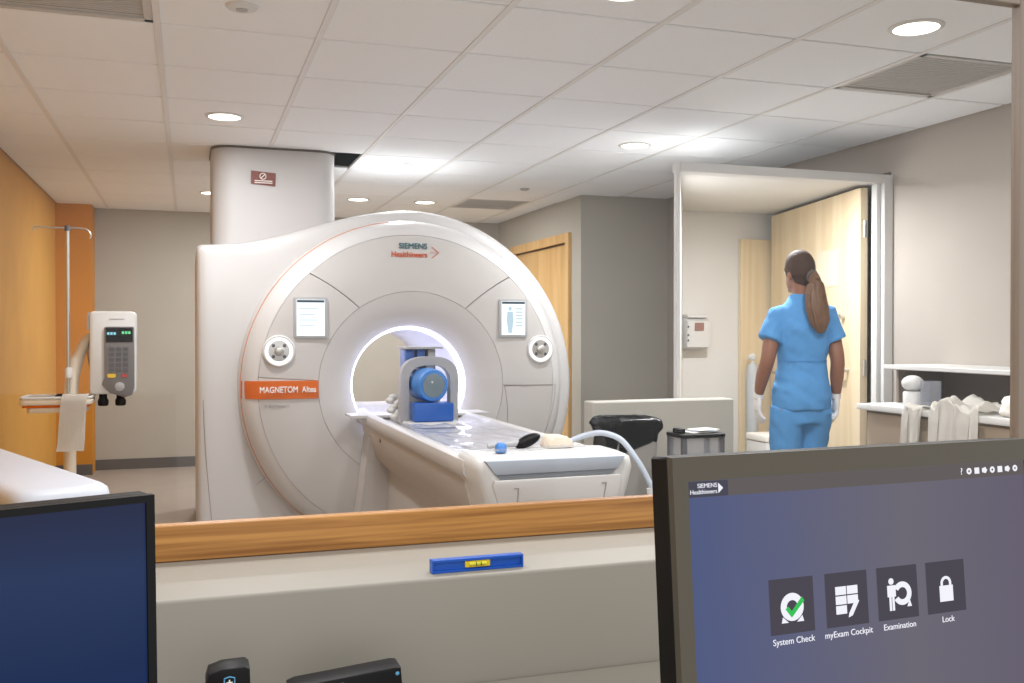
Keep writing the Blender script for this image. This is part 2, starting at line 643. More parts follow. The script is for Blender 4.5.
# window wall between the two rooms
WX0, WX1, WZ0, WZ1, WY = -1.0, 2.00, 0.958, 2.15, 1.90
bm = nb()
box(bm, -3.0, 5.2, WY + 0.005, 2.05, 0, 0.89)
box(bm, -3.0, WX0 - 0.2, WY + 0.035, 2.05, 0.89, 2.72)
box(bm, WX1 + 0.2, 5.2, WY + 0.035, 2.05, 0.89, 2.72); box(bm, WX1 + 0.06, 5.2, WY + 0.005, WY + 0.0345, 0.89, 2.72); box(bm, -3.0, WX0 - 0.06, WY + 0.005, WY + 0.0345, 0.89, 2.72)
box(bm, WX0 - 0.06, WX1 + 0.06, WY + 0.005, 2.05, WZ1 + 0.06, 2.72)
struct('wall_front', bm, 'ledge', 'wall between control room and scanner room')
win = struct_empty('window_1', (0.5, WY, WZ0), 'wide observation window with wooden trim')
bm = nb(); box(bm, WX0 - 0.06, WX1 + 0.06, WY, WY + 0.03, 0.89, WZ0, 0.002, 1)
o = obj('window_sill', bm, 'oak', None, False); adopt(o, win)
o['label'] = 'honey coloured oak window sill'
M['jamb'] = mat('window_jamb_brown', (122, 106, 92), 0.5)
for nm, q in (('window_jamb', (WX0 - 0.06, WX0, 0.958, 2.21)), ('window_jamb', (WX1, WX1 + 0.06, 0.958, 2.21)), ('window_head', (WX0, WX1, 2.15, 2.21))):
    bm = nb(); box(bm, q[0], q[1], WY, WY + 0.03, q[2], q[3], 0.002, 1)
    o = obj(nm, bm, 'jamb', None, False); adopt(o, win)
bm = nb(); box(bm, WX0, WX1, WY + 0.012, WY + 0.018, 0.958, 2.15)
o = obj('window_pane', bm, 'glass', None, False); adopt(o, win)
o['label'] = 'clear glass pane'

# ledge (cable trunking) below the window on the control room side
bm = nb(); box(bm, -3.0, 5.2, 1.628, WY + 0.004, 0, 0.89, 0.006, 3)
struct('wall_ledge', bm, 'ledge', 'beige boxed ledge below the observation window', smooth=True)

# maple door in the side wall
d1 = struct_empty('door_1', (3.2, 8.66, 0), 'closed maple door in the grey side wall')
bm = nb()
box(bm, 3.17, 3.31, 7.86, 7.94, 0, 2.2); box(bm, 3.17, 3.31, 9.39, 9.47, 0, 2.2); box(bm, 3.17, 3.31, 7.94, 9.39, 2.12, 2.2)
adopt(obj('door_frame', bm, 'oak_door', None, False), d1)
bm = nb(); box(bm, 3.225, 3.27, 7.945, 9.385, 0.01, 2.115, 0.002, 1)
leaf = obj('door_leaf', bm, 'oak_door', None, False); adopt(leaf, d1)
bm = nb(); tube(bm, [(3.22, 9.27, 1.0), (3.17, 9.27, 1.0), (3.17, 9.15, 1.0)], 0.011, 8)
o = obj('door_handle', bm, 'steel'); o.parent = leaf

# entrance vestibule: cased opening with its own low roof
bm = nb()
for q in ((2.600, 3.420),):
    loft(bm, [[(2.605, 4.80, 0), (2.575, 4.80, 0), (3.50, 6.45, 0), (3.53, 6.45, 0)], [(2.605, 4.80, 2.26), (2.575, 4.80, 2.26), (3.50, 6.45, 2.26), (3.53, 6.45, 2.26)]])
struct('wall_vestibule_left', bm, 'white_wall', 'white inner wall of the entrance')
bm = nb(); box(bm, 3.50, 4.75, 6.42, 6.50, 0, 2.26)
struct('wall_vestibule_back', bm, 'white_wall', 'white wall facing the doorway')
bm = nb(); box(bm, 4.65, 4.75, 4.72, 6.42, 0, 2.26); box(bm, 4.035, 4.65, 4.72, 4.80, 0, 2.26)
struct('wall_vestibule_right', bm, 'white_wall', 'white wall behind the open door')
bm = nb(); loft(bm, [[(2.59, 4.82, z), (4.72, 4.82, z), (4.72, 6.49, z), (3.50, 6.49, z)] for z in (2.232, 2.258)])
struct('ceiling_vestibule', bm, 'white_wall', 'white low ceiling of the entrance')
d2 = struct_empty('door_2', (3.3, 4.8, 0), 'wide white framed doorway with a pale maple door standing open')
bm = nb()
box(bm, 2.57, 2.592, 4.76, 4.80, 0, 2.268, 0.003, 1)
adopt(obj('door_jamb', bm, 'white', None, False), d2)
bm = nb()
box(bm, 3.965, 4.03, 4.76, 4.80, 0, 2.268, 0.003, 1); box(bm, 3.935, 3.965, 4.79, 4.84, 0, 2.268, 0.003, 1)
adopt(obj('door_jamb', bm, 'white', None, False), d2)
bm = nb(); box(bm, 2.593, 3.964, 4.76, 4.86, 2.215, 2.268, 0.003, 1)
adopt(obj('door_head', bm, 'white', None, False), d2)
# leaf hinged at the right jamb, swung back
h = Vector((3.905, 4.90, 0)); e = Vector((4.225, 6.33, 0))
dirv = (e - h).normalized(); nrm = Vector((dirv.y, -dirv.x, 0))
bm = nb()
q = [h, e, e + nrm * 0.045, h + nrm * 0.045]
loft(bm, [[p + Vector((0, 0, z)) for p in q] for z in (0.012, 2.205)])
leaf2 = obj('door_leaf', bm, 'pale_door', None, False); adopt(leaf2, d2)
def on_leaf(s, off, z):
    return h + dirv * s - nrm * off + Vector((0, 0, z))
bm = nb(); tube(bm, [on_leaf(1.30, 0.0, 1.02), on_leaf(1.30, 0.05, 1.02), on_leaf(1.18, 0.05, 1.02)], 0.011, 8)
o = obj('door_handle', bm, 'steel'); o.parent = leaf2
bm = nb()
for zc in (1.42,):
    for s in (0.22, 0.30):
        tube(bm, [on_leaf(s, -0.005, zc), on_leaf(s, 0.03, zc)], 0.018, 12)
o = obj('door_viewer', bm, 'steel'); o.parent = leaf2
bm = nb(); tube(bm, [on_leaf(0.16, -0.005, 1.08), on_leaf(0.16, 0.05, 1.08), on_leaf(0.28, 0.05, 1.08)], 0.012, 10)
o = obj('door_pull', bm, 'steel'); o.parent = leaf2
bm = nb(); loft(bm, [[on_leaf(s, off, z) for s, z in ((0.30, 1.62), (0.62, 1.62), (0.62, 1.86), (0.30, 1.86))] for off in (0.001, 0.004)])
M['notice'] = mat('pale_notice', (226, 214, 192), 0.6, var=0.05, vscale=14)
o = obj('door_notice', bm, 'notice', None, False); o.parent = leaf2
for z in (0.3, 1.1, 1.95):
    bm = nb(); tube(bm, [(3.918, 4.875, z - 0.05), (3.918, 4.875, z + 0.05)], 0.011, 8)
    adopt(obj('door_hinge', bm, 'steel'), d2)

# second, closed pale door set in the vestibule's back wall
d3 = struct_empty('door_3', (4.2, 6.4, 0), 'pale maple inner door behind the open door')
bm = nb(); box(bm, 3.99, 4.60, 6.375, 6.415, 0.01, 2.03, 0.002, 1)
adopt(obj('door_leaf', bm, 'pale_door', None, False), d3)
bm = nb(); tube(bm, [(4.05, 6.37, 1.0), (4.05, 6.33, 1.0), (4.15, 6.33, 1.0)], 0.01, 8)
adopt(obj('door_handle', bm, 'steel'), d3)

# ------------------------------------------------------------------ ceiling lamps
def downlight(x, y, label, z=CZ, w=LAMP_W, r=0.085):
    t = thing('ceiling_light', label, 'lamp', (x, y, z), 0, 'round ceiling downlights')
    bm = nb(); lathe(bm, [(r + 0.018, 0.004), (r + 0.018, -0.004), (r, -0.008), (r, 0.002)], 40, (x, y, z), cap=False)
    obj('trim_ring', bm, 'white', t)
    bm = nb(); lathe(bm, [(0.001, -0.004), (r, -0.004), (r, 0.001), (0.001, 0.001)], 40, (x, y, z))
    obj('diffuser', bm, 'lamp', t)
    ld = bpy.data.lights.new('downlight', 'AREA')
    ld.shape = 'DISK'; ld.size = r * 2; ld.energy = w; ld.color = (0.97, 0.985, 1.0)
    lo = bpy.data.objects.new('downlight', ld)
    lo.location = (x, y, z - 0.012)
    C.objects.link(lo)
    adopt(lo, t)

downlight(0.19, 5.48, 'lit round downlight in front of the grey service column')
downlight(2.67, 5.50, 'lit round downlight in the ceiling before the doorway')
downlight(2.67, 3.03, 'large lit round downlight beside the grey ceiling grille')
downlight(1.43, 8.51, 'small lit round downlight behind the scanner, beside the service column')
downlight(2.035, 8.51, 'small lit round downlight behind the scanner, towards the maple door')
downlight(1.42, 6.69, 'lit round downlight directly above the scanner ring', w=LAMP_W * 0.4)
downlight(0.19, 8.51, 'round downlight behind the grey service column')
downlight(1.43, 3.03, 'round downlight above the near end of the patient table')
downlight(0.19, 2.75, 'round downlight close above the window')
downlight(3.2, 4.893, 'round downlight in the low entrance ceiling', z=2.232, w=26.0, r=0.016)  # added lamp, kept out of view to brighten the entrance
t = thing('smoke_detector', 'small white unlit disc on the ceiling near the window', 'detector', (0.187, 3.614, CZ))
bm = nb(); lathe(bm, [(0.03, -0.014), (0.052, -0.010), (0.06, 0.0), (0.06, 0.004)], 32, (0.187, 3.614, CZ)); obj('housing', bm, 'white', t)
bm = nb(); lathe(bm, [(0.02, -0.017), (0.024, -0.012)], 24, (0.187, 3.614, CZ)); obj('sensor_cap', bm, 'grey', t)
bm = nb(); lathe(bm, [(0.02, -0.018), (0.035, -0.012), (0.04, 0.004)], 20, (2.62, 7.45, CZ))
tag(obj('ceiling_sprinkler', bm, 'grey'), 'tiny grey ceiling fitting near the far grille', 'sprinkler')

# ================================================================== SCANNER
CX, CY, CH = 1.36, 6.0, 0.98
scan = thing('mri_scanner', 'large white ring shaped scanner with lit bore and orange name plate', 'scanner', (CX, 6.9, 0))

PROF = [(0.365, 0.25), (0.368, 0.19), (0.378, 0.135), (0.40, 0.09), (0.435, 0.058), (0.48, 0.034), (0.54, 0.018), (0.60, 0.008),
        (0.75, 0.0), (0.90, 0.012), (0.96, 0.025), (1.01, 0.055), (1.045, 0.10), (1.065, 0.16), (1.075, 0.26)]
def face_y(r):
    for (r0, y0), (r1, y1) in zip(PROF, PROF[1:]):
        if r <= r1:
            t = (r - r0) / (r1 - r0)
            return CY + y0 + (y1 - y0) * t
    return CY + PROF[-1][1]

def polar_panel(r0, r1, a0, a1, nr=6, na=40, full=False, thick=0.02, push=0.0, radii=None):
    """curved cover panel; a0/a1 may be (inner, outer) pairs in degrees"""
    t = nb()
    A0 = a0 if isinstance(a0, tuple) else (a0, a0)
    A1 = a1 if isinstance(a1, tuple) else (a1, a1)
    rr = radii or [r0 + (r1 - r0) * k / nr for k in range(nr + 1)]
    def P(r, k, back):
        s = (r - rr[0]) / (rr[-1] - rr[0])
        lo = A0[0] + (A0[1] - A0[0]) * s
        hi = A1[0] + (A1[1] - A1[0]) * s
        a = R(lo + (hi - lo) * k / na)
        return (CX + r * math.cos(a), face_y(r) + back - push, max(0.004, CH + r * math.sin(a)))
    cols = na if full else na + 1
    F = [[t.verts.new(P(r, k, 0)) for k in range(cols)] for r in rr]
    B = [[t.verts.new(P(r, k, thick)) for k in range(cols)] for r in (rr[0], rr[-1])]
    rng = range(na)
    nx = lambda k: (k + 1) % cols
    for i in range(len(rr) - 1):
        for k in rng:
            t.faces.new((F[i][k], F[i][nx(k)], F[i + 1][nx(k)], F[i + 1][k]))
    for k in rng:
        t.faces.new((F[0][k], B[0][k], B[0][nx(k)], F[0][nx(k)]))
        t.faces.new((F[-1][k], F[-1][nx(k)], B[1][nx(k)], B[1][k]))
    if not full:
        for k in (0, na):
            vs = [F[i][k] for i in range(len(rr))]
            t.faces.new(vs + [B[1][k], B[0][k]])
    bmesh.ops.dissolve_degenerate(t, dist=1e-5, edges=t.edges[:])
    return t

g = 0.0035
def deg(r):
    return math.degrees(g / r)
# panels of the front cover
obj('flare_ring', polar_panel(0, 0, 0, 360, na=128, full=True, radii=[p[0] for p in PROF if p[0] < 0.6] + [0.599]), 'scan_face', scan)
obj('top_panel', polar_panel(0.6012, 0.9592, (55 + 0.3, 47.3 + 0.2), (125 - 0.3, 132.7 - 0.2), na=64), 'scan_face', scan)
obj('side_panel', polar_panel(0.6012, 0.9592, -0.6, (55 - 0.3, 47.3 - 0.2), na=48), 'scan_face', scan)
obj('side_panel', polar_panel(0.6012, 0.9592, (125 + 0.3, 132.7 + 0.2), 176, na=48), 'scan_face', scan)
obj('lower_panel', polar_panel(0.6012, 0.9592, 176.3, 264, na=60), 'scan_face', scan)
obj('lower_panel', polar_panel(0.6012, 0.9592, -84, -1.0, na=60), 'scan_face', scan)
obj('base_panel', polar_panel(0.6012, 0.9592, 264.4, 275.6, na=10), 'scan_face', scan)
obj('outer_rim', polar_panel(0, 0, 0, 360, na=160, full=True, radii=[0.9615, 0.985, 1.01, 1.03, 1.045, 1.056, 1.065, 1.070, 1.075]), 'scan', scan)
bk = polar_panel(0.55, 1.0, 0, 360, na=96, full=True, thick=0.03, push=-0.012)
obj('seam_backing', bk, 'seam', scan)
# orange line along the left of the rim
bm = nb()
pts = []
for k in range(90):
    a = R(97 + (240 - 97) * k / 89)
    z = CH + 1.058 * math.sin(a)
    if z > 0.01:
        pts.append((CX + 1.058 * math.cos(a), face_y(1.058) - 0.001, z))
tube(bm, pts, 0.0035, 6)
obj('accent_line', bm, 'orange_line', scan)
# thin panel lines on the right lower door and the flank
bm = nb()
def fpt(x, z, lift=0.0):
    return (CX + x, face_y(min(1.07, math.hypot(x, z))) - 0.0005 - lift, CH + z)
tube(bm, [fpt(0.613 + 0.37 * k / 8, -0.012) for k in range(9)] + [fpt(0.98 - 0.10 * (k / 12) ** 2, -0.012 - 0.36 * k / 12) for k in range(13)], 0.002, 5)
tube(bm, [fpt(0.613 + 0.02 * math.sin(PI * k / 12), -0.012 - 0.36 * k / 12) for k in range(13)], 0.002, 5)
obj('panel_line', bm, 'seam', scan)

# body with the left wing and the tunnel
def outline():
    pts = [(0.045, 0.0), (0.045, 0.9), (0.045, 1.80), (0.052, 1.835), (0.075, 1.848), (0.15, 1.852), (0.30, 1.862)]
    pts += [(0.45, 1.89), (0.60, 1.932), (0.75, 1.978), (0.90, 2.024), (1.05, 2.064), (1.20, 2.092), (1.33, 2.107), (1.40, 2.11)]
    for k in range(1, 37):
        a = R(90 - (90 + 57) * k / 36)
        z = 0.96 + 1.15 * math.sin(a)
        if z > 0.0:
            pts.append((1.40 + 1.15 * math.cos(a), z))
    pts.append((1.75, 0.0))
    return [(x, z * 1.010) for x, z in pts]
def radial(poly, a):
    dx, dz = math.cos(a), math.sin(a)
    best = None
    for (x0, z0), (x1, z1) in zip(poly, poly[1:] + poly[:1]):
        x0 -= CX; x1 -= CX; z0 -= CH; z1 -= CH
        ex, ez = x1 - x0, z1 - z0
        den = dx * ez - dz * ex
        if abs(den) < 1e-9:
            continue
        s = (x0 * ez - z0 * ex) / den
        u = (x0 * dz - z0 * dx) / den
        if s > 0 and -1e-6 <= u <= 1 + 1e-6 and (best is None or s < best):
            best = s
    return best
poly = outline()
angs = sorted(set([round(2 * PI * k / 160, 4) for k in range(160)] + [round(math.atan2(z - CH, x - CX) % (2 * PI), 4) for x, z in poly]))
bm = nb()
def ringpts(fr, y, hole=None):
    out = []
    for a in angs:
        r = hole if hole else radial(poly, a) - fr
        out.append((CX + r * math.cos(a), y, max(0.002, CH + r * math.sin(a))))
    return out
rings = [ringpts(0, 0, 0), ]
rings = [ringpts(0, 6.5, 0.42), ringpts(0, 6.30, 0.42), ringpts(0.12, 6.235), ringpts(0.07, 6.236), ringpts(0.035, 6.245), ringpts(0.012, 6.265), ringpts(0, 6.31),
         ringpts(0, 7.50), ringpts(0.02, 7.58), ringpts(0.06, 7.62), ringpts(0, 7.62, 0.46), ringpts(0, 7.40, 0.42), ringpts(0, 6.5, 0.42)]
loft(bm, rings, cap=False)
bmesh.ops.remove_doubles(bm, verts=bm.verts[:], dist=1e-5)
obj('body_cover', bm, 'scan', scan, ang=50)
# seam on the wing
bm = nb()
tube(bm, spline([(0.085, 6.234, 0.9), (0.10, 6.234, 0.55), (0.135, 6.234, 0.12)], 8), 0.002, 5)
tube(bm, [(0.40, 6.234, 0.36), (0.55, 6.234, 0.47)], 0.002, 5)
obj('wing_seam', bm, 'seam', scan)
# bore liner and its light
bm = nb(); lathe(bm, [(0.40, 0.20), (0.366, 0.20), (0.352, 0.25), (0.35, 0.9), (0.352, 1.40), (0.38, 1.52), (0.44, 1.61), (0.46, 1.61)], 96, (CX, CY, CH), 'Y', cap=False)
obj('bore_liner', bm, 'bore', scan)
bm = nb(); lathe(bm, [(0.3765, 0.137), (0.371, 0.155), (0.365, 0.19), (0.359, 0.215), (0.362, 0.22), (0.372, 0.19), (0.379, 0.140)], 96, (CX, CY - 0.004, CH), 'Y', cap=False)
o = obj('bore_light_ring', bm, 'borelight', scan); o['label'] = 'glowing violet white light ring in the tunnel mouth'

ld = bpy.data.lights.new('bore_lamp', 'AREA')
ld.shape = 'RECTANGLE'; ld.size = 0.25; ld.size_y = 0.7; ld.energy = 3.0; ld.color = (0.84, 0.86, 1.0)
lo = bpy.data.objects.new('bore_lamp', ld); lo.location = (CX, 6.85, CH + 0.335); C.objects.link(lo); adopt(lo, scan)
# name plate
bm = nb()
rows = []
for zz in (-0.068, 0.042):
    pass
xs = [-1.055 + 0.455 * k / 14 for k in range(15)]
fr = [[(CX + x, face_y(min(1.072, math.hypot(x, z))) - 0.008, CH + z) for x in xs] for z in (-0.068, -0.03, 0.01, 0.042)]
F = [[bm.verts.new(p) for p in r] for r in fr]
B = [[bm.verts.new((p[0], p[1] + 0.02, p[2])) for p in r] for r in fr]
for i in range(3):
    for k in range(14):
        bm.faces.new((F[i][k], F[i][k + 1], F[i + 1][k + 1], F[i + 1][k]))
        bm.faces.new((B[i][k], B[i + 1][k], B[i + 1][k + 1], B[i][k + 1]))
for k in range(14):
    bm.faces.new((F[0][k], B[0][k], B[0][k + 1], F[0][k + 1])); bm.faces.new((F[3][k], F[3][k + 1], B[3][k + 1], B[3][k]))
for i in range(3):
    bm.faces.new((F[i][0], F[i + 1][0], B[i + 1][0], B[i][0])); bm.faces.new((F[i][14], B[i][14], B[i + 1][14], F[i + 1][14]))
plate = obj('name_plate', bm, 'orange_plate', scan)
plate['label'] = 'orange name plate with white lettering'
textmesh('MAGNETOM  Altea', 0.052, Matrix.Translation((CX - 0.785, CY - 0.0115, CH - 0.013)) @ FACE_CAM, 'lettering', 'print_white', plate, sx=0.78, bold=0.0011)
textmesh('A BioMatrix System', 0.026, Matrix.Translation((CX - 0.82, face_y(0.82) - 0.002, CH - 0.112)) @ FACE_CAM, 'system_lettering', 'greyprint', scan)
textmesh('SIEMENS', 0.050, Matrix.Translation((CX - 0.078 + 0.17, face_y(0.88) - 0.004, CH + 0.888)) @ FACE_CAM, 'maker_lettering', 'siemens', scan, align='RIGHT', bold=0.0012)
textmesh('Healthineers', 0.050, Matrix.Translation((CX + 0.092, face_y(0.84) - 0.004, CH + 0.833)) @ FACE_CAM, 'maker_lettering', 'health', scan, align='RIGHT', sx=0.92, bold=0.0010)
bm = nb()
for k in range(5):
    for s in (1, -1):
        ellipsoid(bm, (CX + 0.165 - 0.010 * k, face_y(0.86) - 0.003, CH + 0.850 + s * 0.008 * k), (0.0045, 0.002, 0.0045), 8)
for k in range(4):
    ellipsoid(bm, (CX + 0.148 - 0.012 * k, face_y(0.86) - 0.003, CH + 0.850), (0.003, 0.002, 0.003), 8)
obj('maker_emblem', bm, 'health', scan)

# control screens
def tablet(x0, x1, z0, z1, tint):
    y = face_y(math.hypot((x0 + x1) / 2, (z0 + z1) / 2))
    bm = nb(); prism(bm, rrect(CX + x0, CX + x1, CH + z0, CH + z1, 0.014), y - 0.012, y + 0.02, 'Y', 0.004)
    t = obj('control_screen', bm, 'grey', scan)
    bm = nb(); box(bm, CX + x0 + 0.017, CX + x1 - 0.017, y - 0.0135, y - 0.012, CH + z0 + 0.017, CH + z1 - 0.017)
    obj('display', bm, 'scr_white', t, False)
    bm = nb(); box(bm, CX + x0 + 0.02, CX + x1 - 0.02, y - 0.0145, y - 0.0135, CH + z1 - 0.034, CH + z1 - 0.020)
    obj('display_bar', bm, 'scr_dark', t, False)
    if tint:
        bm = nb()
        cx = CX + x0 + (x1 - x0) * 0.38
        ellipsoid(bm, (cx, y - 0.0135, CH + z1 - 0.065), (0.012, 0.0012, 0.014), 10)
        prism(bm, [(cx - 0.018, CH + z1 - 0.085), (cx - 0.024, CH + z1 - 0.14), (cx - 0.012, CH + z0 + 0.03), (cx + 0.012, CH + z0 + 0.03), (cx + 0.024, CH + z1 - 0.14), (cx + 0.018, CH + z1 - 0.085)], y - 0.0145, y - 0.0135)
        obj('patient_outline', bm, 'scr_pale', t, False)
        bm = nb()
        for k in range(6):
            box(bm, cx + 0.04, cx + 0.085, y - 0.0145, y - 0.0135, CH + z1 - 0.07 - k * 0.022, CH + z1 - 0.062 - k * 0.022)
        obj('display_list', bm, 'scr_pale', t, False)
    else:
        bm = nb()
        for k in range(4):
            box(bm, CX + x0 + 0.035, CX + x1 - 0.06 - 0.02 * (k % 2), y - 0.0145, y - 0.0135, CH + z1 - 0.075 - k * 0.035, CH + z1 - 0.070 - k * 0.035)
        obj('display_list', bm, 'scr_pale', t, False)
tablet(-0.75, -0.545, 0.30, 0.557, False)
tablet(0.570, 0.768, 0.305, 0.56, True)
# round control dials
def dial(x, z, r):
    y = face_y(math.hypot(x, z))
    c = (CX + x, y, CH + z)
    bm = nb(); lathe(bm, [(r, 0.03), (r, -0.012), (r * 0.92, -0.02), (r * 0.86, -0.018)], 40, c, 'Y', cap=False)
    t = obj('control_dial', bm, 'white', scan)
    bm = nb(); lathe(bm, [(r * 0.86, 0.0), (r * 0.86, -0.017), (r * 0.66, -0.017), (r * 0.66, 0.0)], 40, c, 'Y', cap=False)
    obj('dial_light', bm, 'dial', t)
    bm = nb(); lathe(bm, [(r * 0.66, -0.005), (r * 0.64, -0.015), (r * 0.3, -0.016), (r * 0.28, -0.034), (r * 0.2, -0.038), (0.001, -0.038)], 32, c, 'Y', cap=False)
    obj('dial_knob', bm, 'steel', t)
    for k in range(4):
        a = R(45 + 90 * k)
        bm = nb(); ellipsoid(bm, (c[0] + r * 0.48 * math.cos(a), y - 0.016, c[2] + r * 0.48 * math.sin(a)), (0.011, 0.003, 0.011), 10)
        obj('dial_mark', bm, 'dgrey', t)
dial(-0.838, 0.225, 0.098)
dial(0.862, 0.228, 0.094)

# service column on top of the scanner
duct = thing('service_column', 'grey rounded service column rising from scanner to ceiling', 'column', (0.53, 6.6, 1.86))
def col_ring(z, g_=0.0):
    pr = rrect(0.142 - g_, 0.921 + g_, 6.31 - g_, 6.95, 0.13, 8)
    out = []
    for (xa, ya), (xb, yb) in zip(pr, pr[1:] + pr[:1]):
        n = 14 if abs(xa - xb) > 0.2 else 1
        out += [(xa + (xb - xa) * k / n, ya + (yb - ya) * k / n, z) for k in range(n)]
    return out
def shell_top(x):
    for (x0, z0), (x1, z1) in zip(poly[2:], poly[3:]):
        if x0 <= x <= x1 and x1 > x0:
            return z0 + (z1 - z0) * (x - x0) / (x1 - x0)
    return 1.86
bm = nb(); loft(bm, [[(x, y, shell_top(x) + 0.0006) for x, y, _ in col_ring(0)], col_ring(2.485)])
obj('column_cover', bm, 'duct', duct, ang=50)
bm = nb(); loft(bm, [col_ring(2.485, 0.006), col_ring(2.497, 0.006)])
M['duct_edge'] = mat('column_edge', (92, 84, 78), 0.6)
obj('column_collar', bm, 'duct_edge', duct, ang=50)
sg = nb(); loft(sg, [[(0.377, y, 2.262), (0.529, y, 2.251), (0.531, y, 2.335), (0.379, y, 2.346)] for y in (6.309, 6.304)])
sgo = obj('warning_sign', sg, 'brown_sign', duct, False)
sgo['label'] = 'small brown notice with a white round symbol'
bm = nb()
tube(bm, [(0.452 + 0.019 * math.cos(t), 6.303, 2.312 + 0.019 * math.sin(t)) for t in (2 * PI * k / 20 for k in range(21))], 0.0028, 5)
tube(bm, [(0.440, 6.303, 2.300), (0.464, 6.303, 2.324)], 0.003, 5)
obj('sign_symbol', bm, 'print_white', sgo)
bm = nb()
for k in range(2):
    box(bm, 0.40, 0.51, 6.3025, 6.3045, 2.280 - 0.012 * k, 2.285 - 0.012 * k)
obj('sign_lines', bm, 'print_white', sgo, False)

# ================================================================== PATIENT TABLE
TX = 1.345
tab = thing('patient_table', 'long white patient table reaching out of the scanner bore', 'table', (TX, 4.6, 0))
def prof_sweep(name, prof, ys, m, ang=35, scale=None):
    bm = nb()
    loft(bm, [[(TX + x * (scale[i] if scale else 1), y, z) for x, z in prof] for i, y in enumerate(ys)])
    return obj(name, bm, m, tab, ang=ang)
top = [(-0.318, 0.745), (-0.332, 0.765), (-0.334, 0.80), (-0.328, 0.816), (-0.315, 0.822), (-0.285, 0.822), (-0.268, 0.812), (-0.245, 0.794), (-0.12, 0.784), (0, 0.782)]
top = top + [(-x, z) for x, z in reversed(top[:-1])]
bm = nb(); loft(bm, [[(TX + x * s, y, z) for x, z in top] for y, s in ((3.62, 0.985), (3.70, 1.0), (6.08, 1.0), (6.30, 0.86), (7.4, 0.86))])
obj('tabletop', bm, 'scan', tab)
# flank below the top
fl = [(-0.312, 0.744), (-0.305, 0.70), (-0.265, 0.56), (-0.215, 0.50), (0.215, 0.50), (0.265, 0.56), (0.305, 0.70), (0.312, 0.744)]
M['flank'] = mat('table_flank', (196, 188, 180), 0.45)
prof_sweep('table_flank', fl, [3.66, 6.02], 'flank')
bs = [(-0.20, 0.0), (-0.20, 0.499), (0.20, 0.499), (0.20, 0.0)]
prof_sweep('table_base', [(-0.235, 0.003), (-0.235, 0.10), (-0.19, 0.16), (-0.19, 0.499), (0.19, 0.499), (0.19, 0.16), (0.235, 0.10), (0.235, 0.003)], [3.75, 5.96], 'scan_face')
# foot end cap: rounded shell, blue grey band, front panel
def ring_cap(y, s, lift=0.0):
    pts = [(-0.326, 0.80), (-0.318, 0.832), (-0.29, 0.845), (-0.15, 0.850), (0, 0.851), (0.15, 0.850), (0.29, 0.845), (0.318, 0.832), (0.326, 0.80),
           (0.312, 0.74), (0.275, 0.62), (0.245, 0.50), (0.0, 0.48), (-0.245, 0.50), (-0.275, 0.62), (-0.312, 0.74)]
    return [(TX + x * s, y, 0.66 + (z - 0.66) * s + lift) for x, z in pts]
bm = nb(); loft(bm, [ring_cap(3.80, 0.97, -0.012), ring_cap(3.70, 1.0), ring_cap(3.53, 1.0), ring_cap(3.465, 0.985), ring_cap(3.435, 0.95), ring_cap(3.425, 0.88)])
obj('end_cap', bm, 'white', tab, ang=60)
def shape_y(pts, y0, y1):
    t = nb(); prism(t, [(TX + x, z) for x, z in pts], y0, y1, 'Y', 0.004)
    return t
obj('end_band', shape_y([(-0.258, 0.784), (-0.298, 0.838), (0.272, 0.838), (0.244, 0.788)], 3.412, 3.45), 'bluegrey', tab)
M['shade'] = mat('grey_recess', (140, 146, 154), 0.5)  # darker copy of the band grey, recess shade put into the colour
obj('end_band_recess', shape_y([(-0.236, 0.766), (-0.254, 0.783), (0.240, 0.787), (0.218, 0.768)], 3.418, 3.45), 'shade', tab)
obj('end_panel', shape_y([(-0.272, 0.745), (-0.264, 0.764), (0.250, 0.766), (0.258, 0.748), (0.20, 0.52), (-0.20, 0.52)], 3.405, 3.45), 'scan_face', tab)
bm = nb()
tube(bm, [(TX - 0.19, 3.404, 0.735), (TX - 0.172, 3.404, 0.735), (TX - 0.180, 3.404, 0.66)], 0.002, 5)
obj('panel_mark', bm, 'seam', tab)
bm = nb()
tube(bm, [(TX + 0.17, 3.404, 0.740), (TX + 0.188, 3.404, 0.740), (TX + 0.172, 3.404, 0.66)], 0.002, 5)
obj('panel_mark', bm, 'seam', tab)
# docking frame between table and bore
bm = nb()
loft(bm, [[(TX - 0.40, y, 0.003), (TX - 0.345, y, 0.36), (TX - 0.30, y, 0.74), (TX + 0.30, y, 0.74), (TX + 0.345, y, 0.36), (TX + 0.40, y, 0.003)] for y in (5.80, 5.995)])
obj('dock_frame', bm, 'scan_face', tab)
bm = nb(); ellipsoid(bm, (TX - 0.306, 5.45, 0.70), (0.004, 0.012, 0.016), 10)
obj('dock_mark', bm, 'brown_sign', tab)
bm = nb(); loft(bm, [[(TX - 0.43, y, z), (TX + 0.43, y, z)][::1] + [(TX + 0.43, y, z + 0.014), (TX - 0.43, y, z + 0.014)] for y, z in ((5.72, 0.806), (5.95, 0.806))])
obj('tunnel_apron', bm, 'scan', tab)

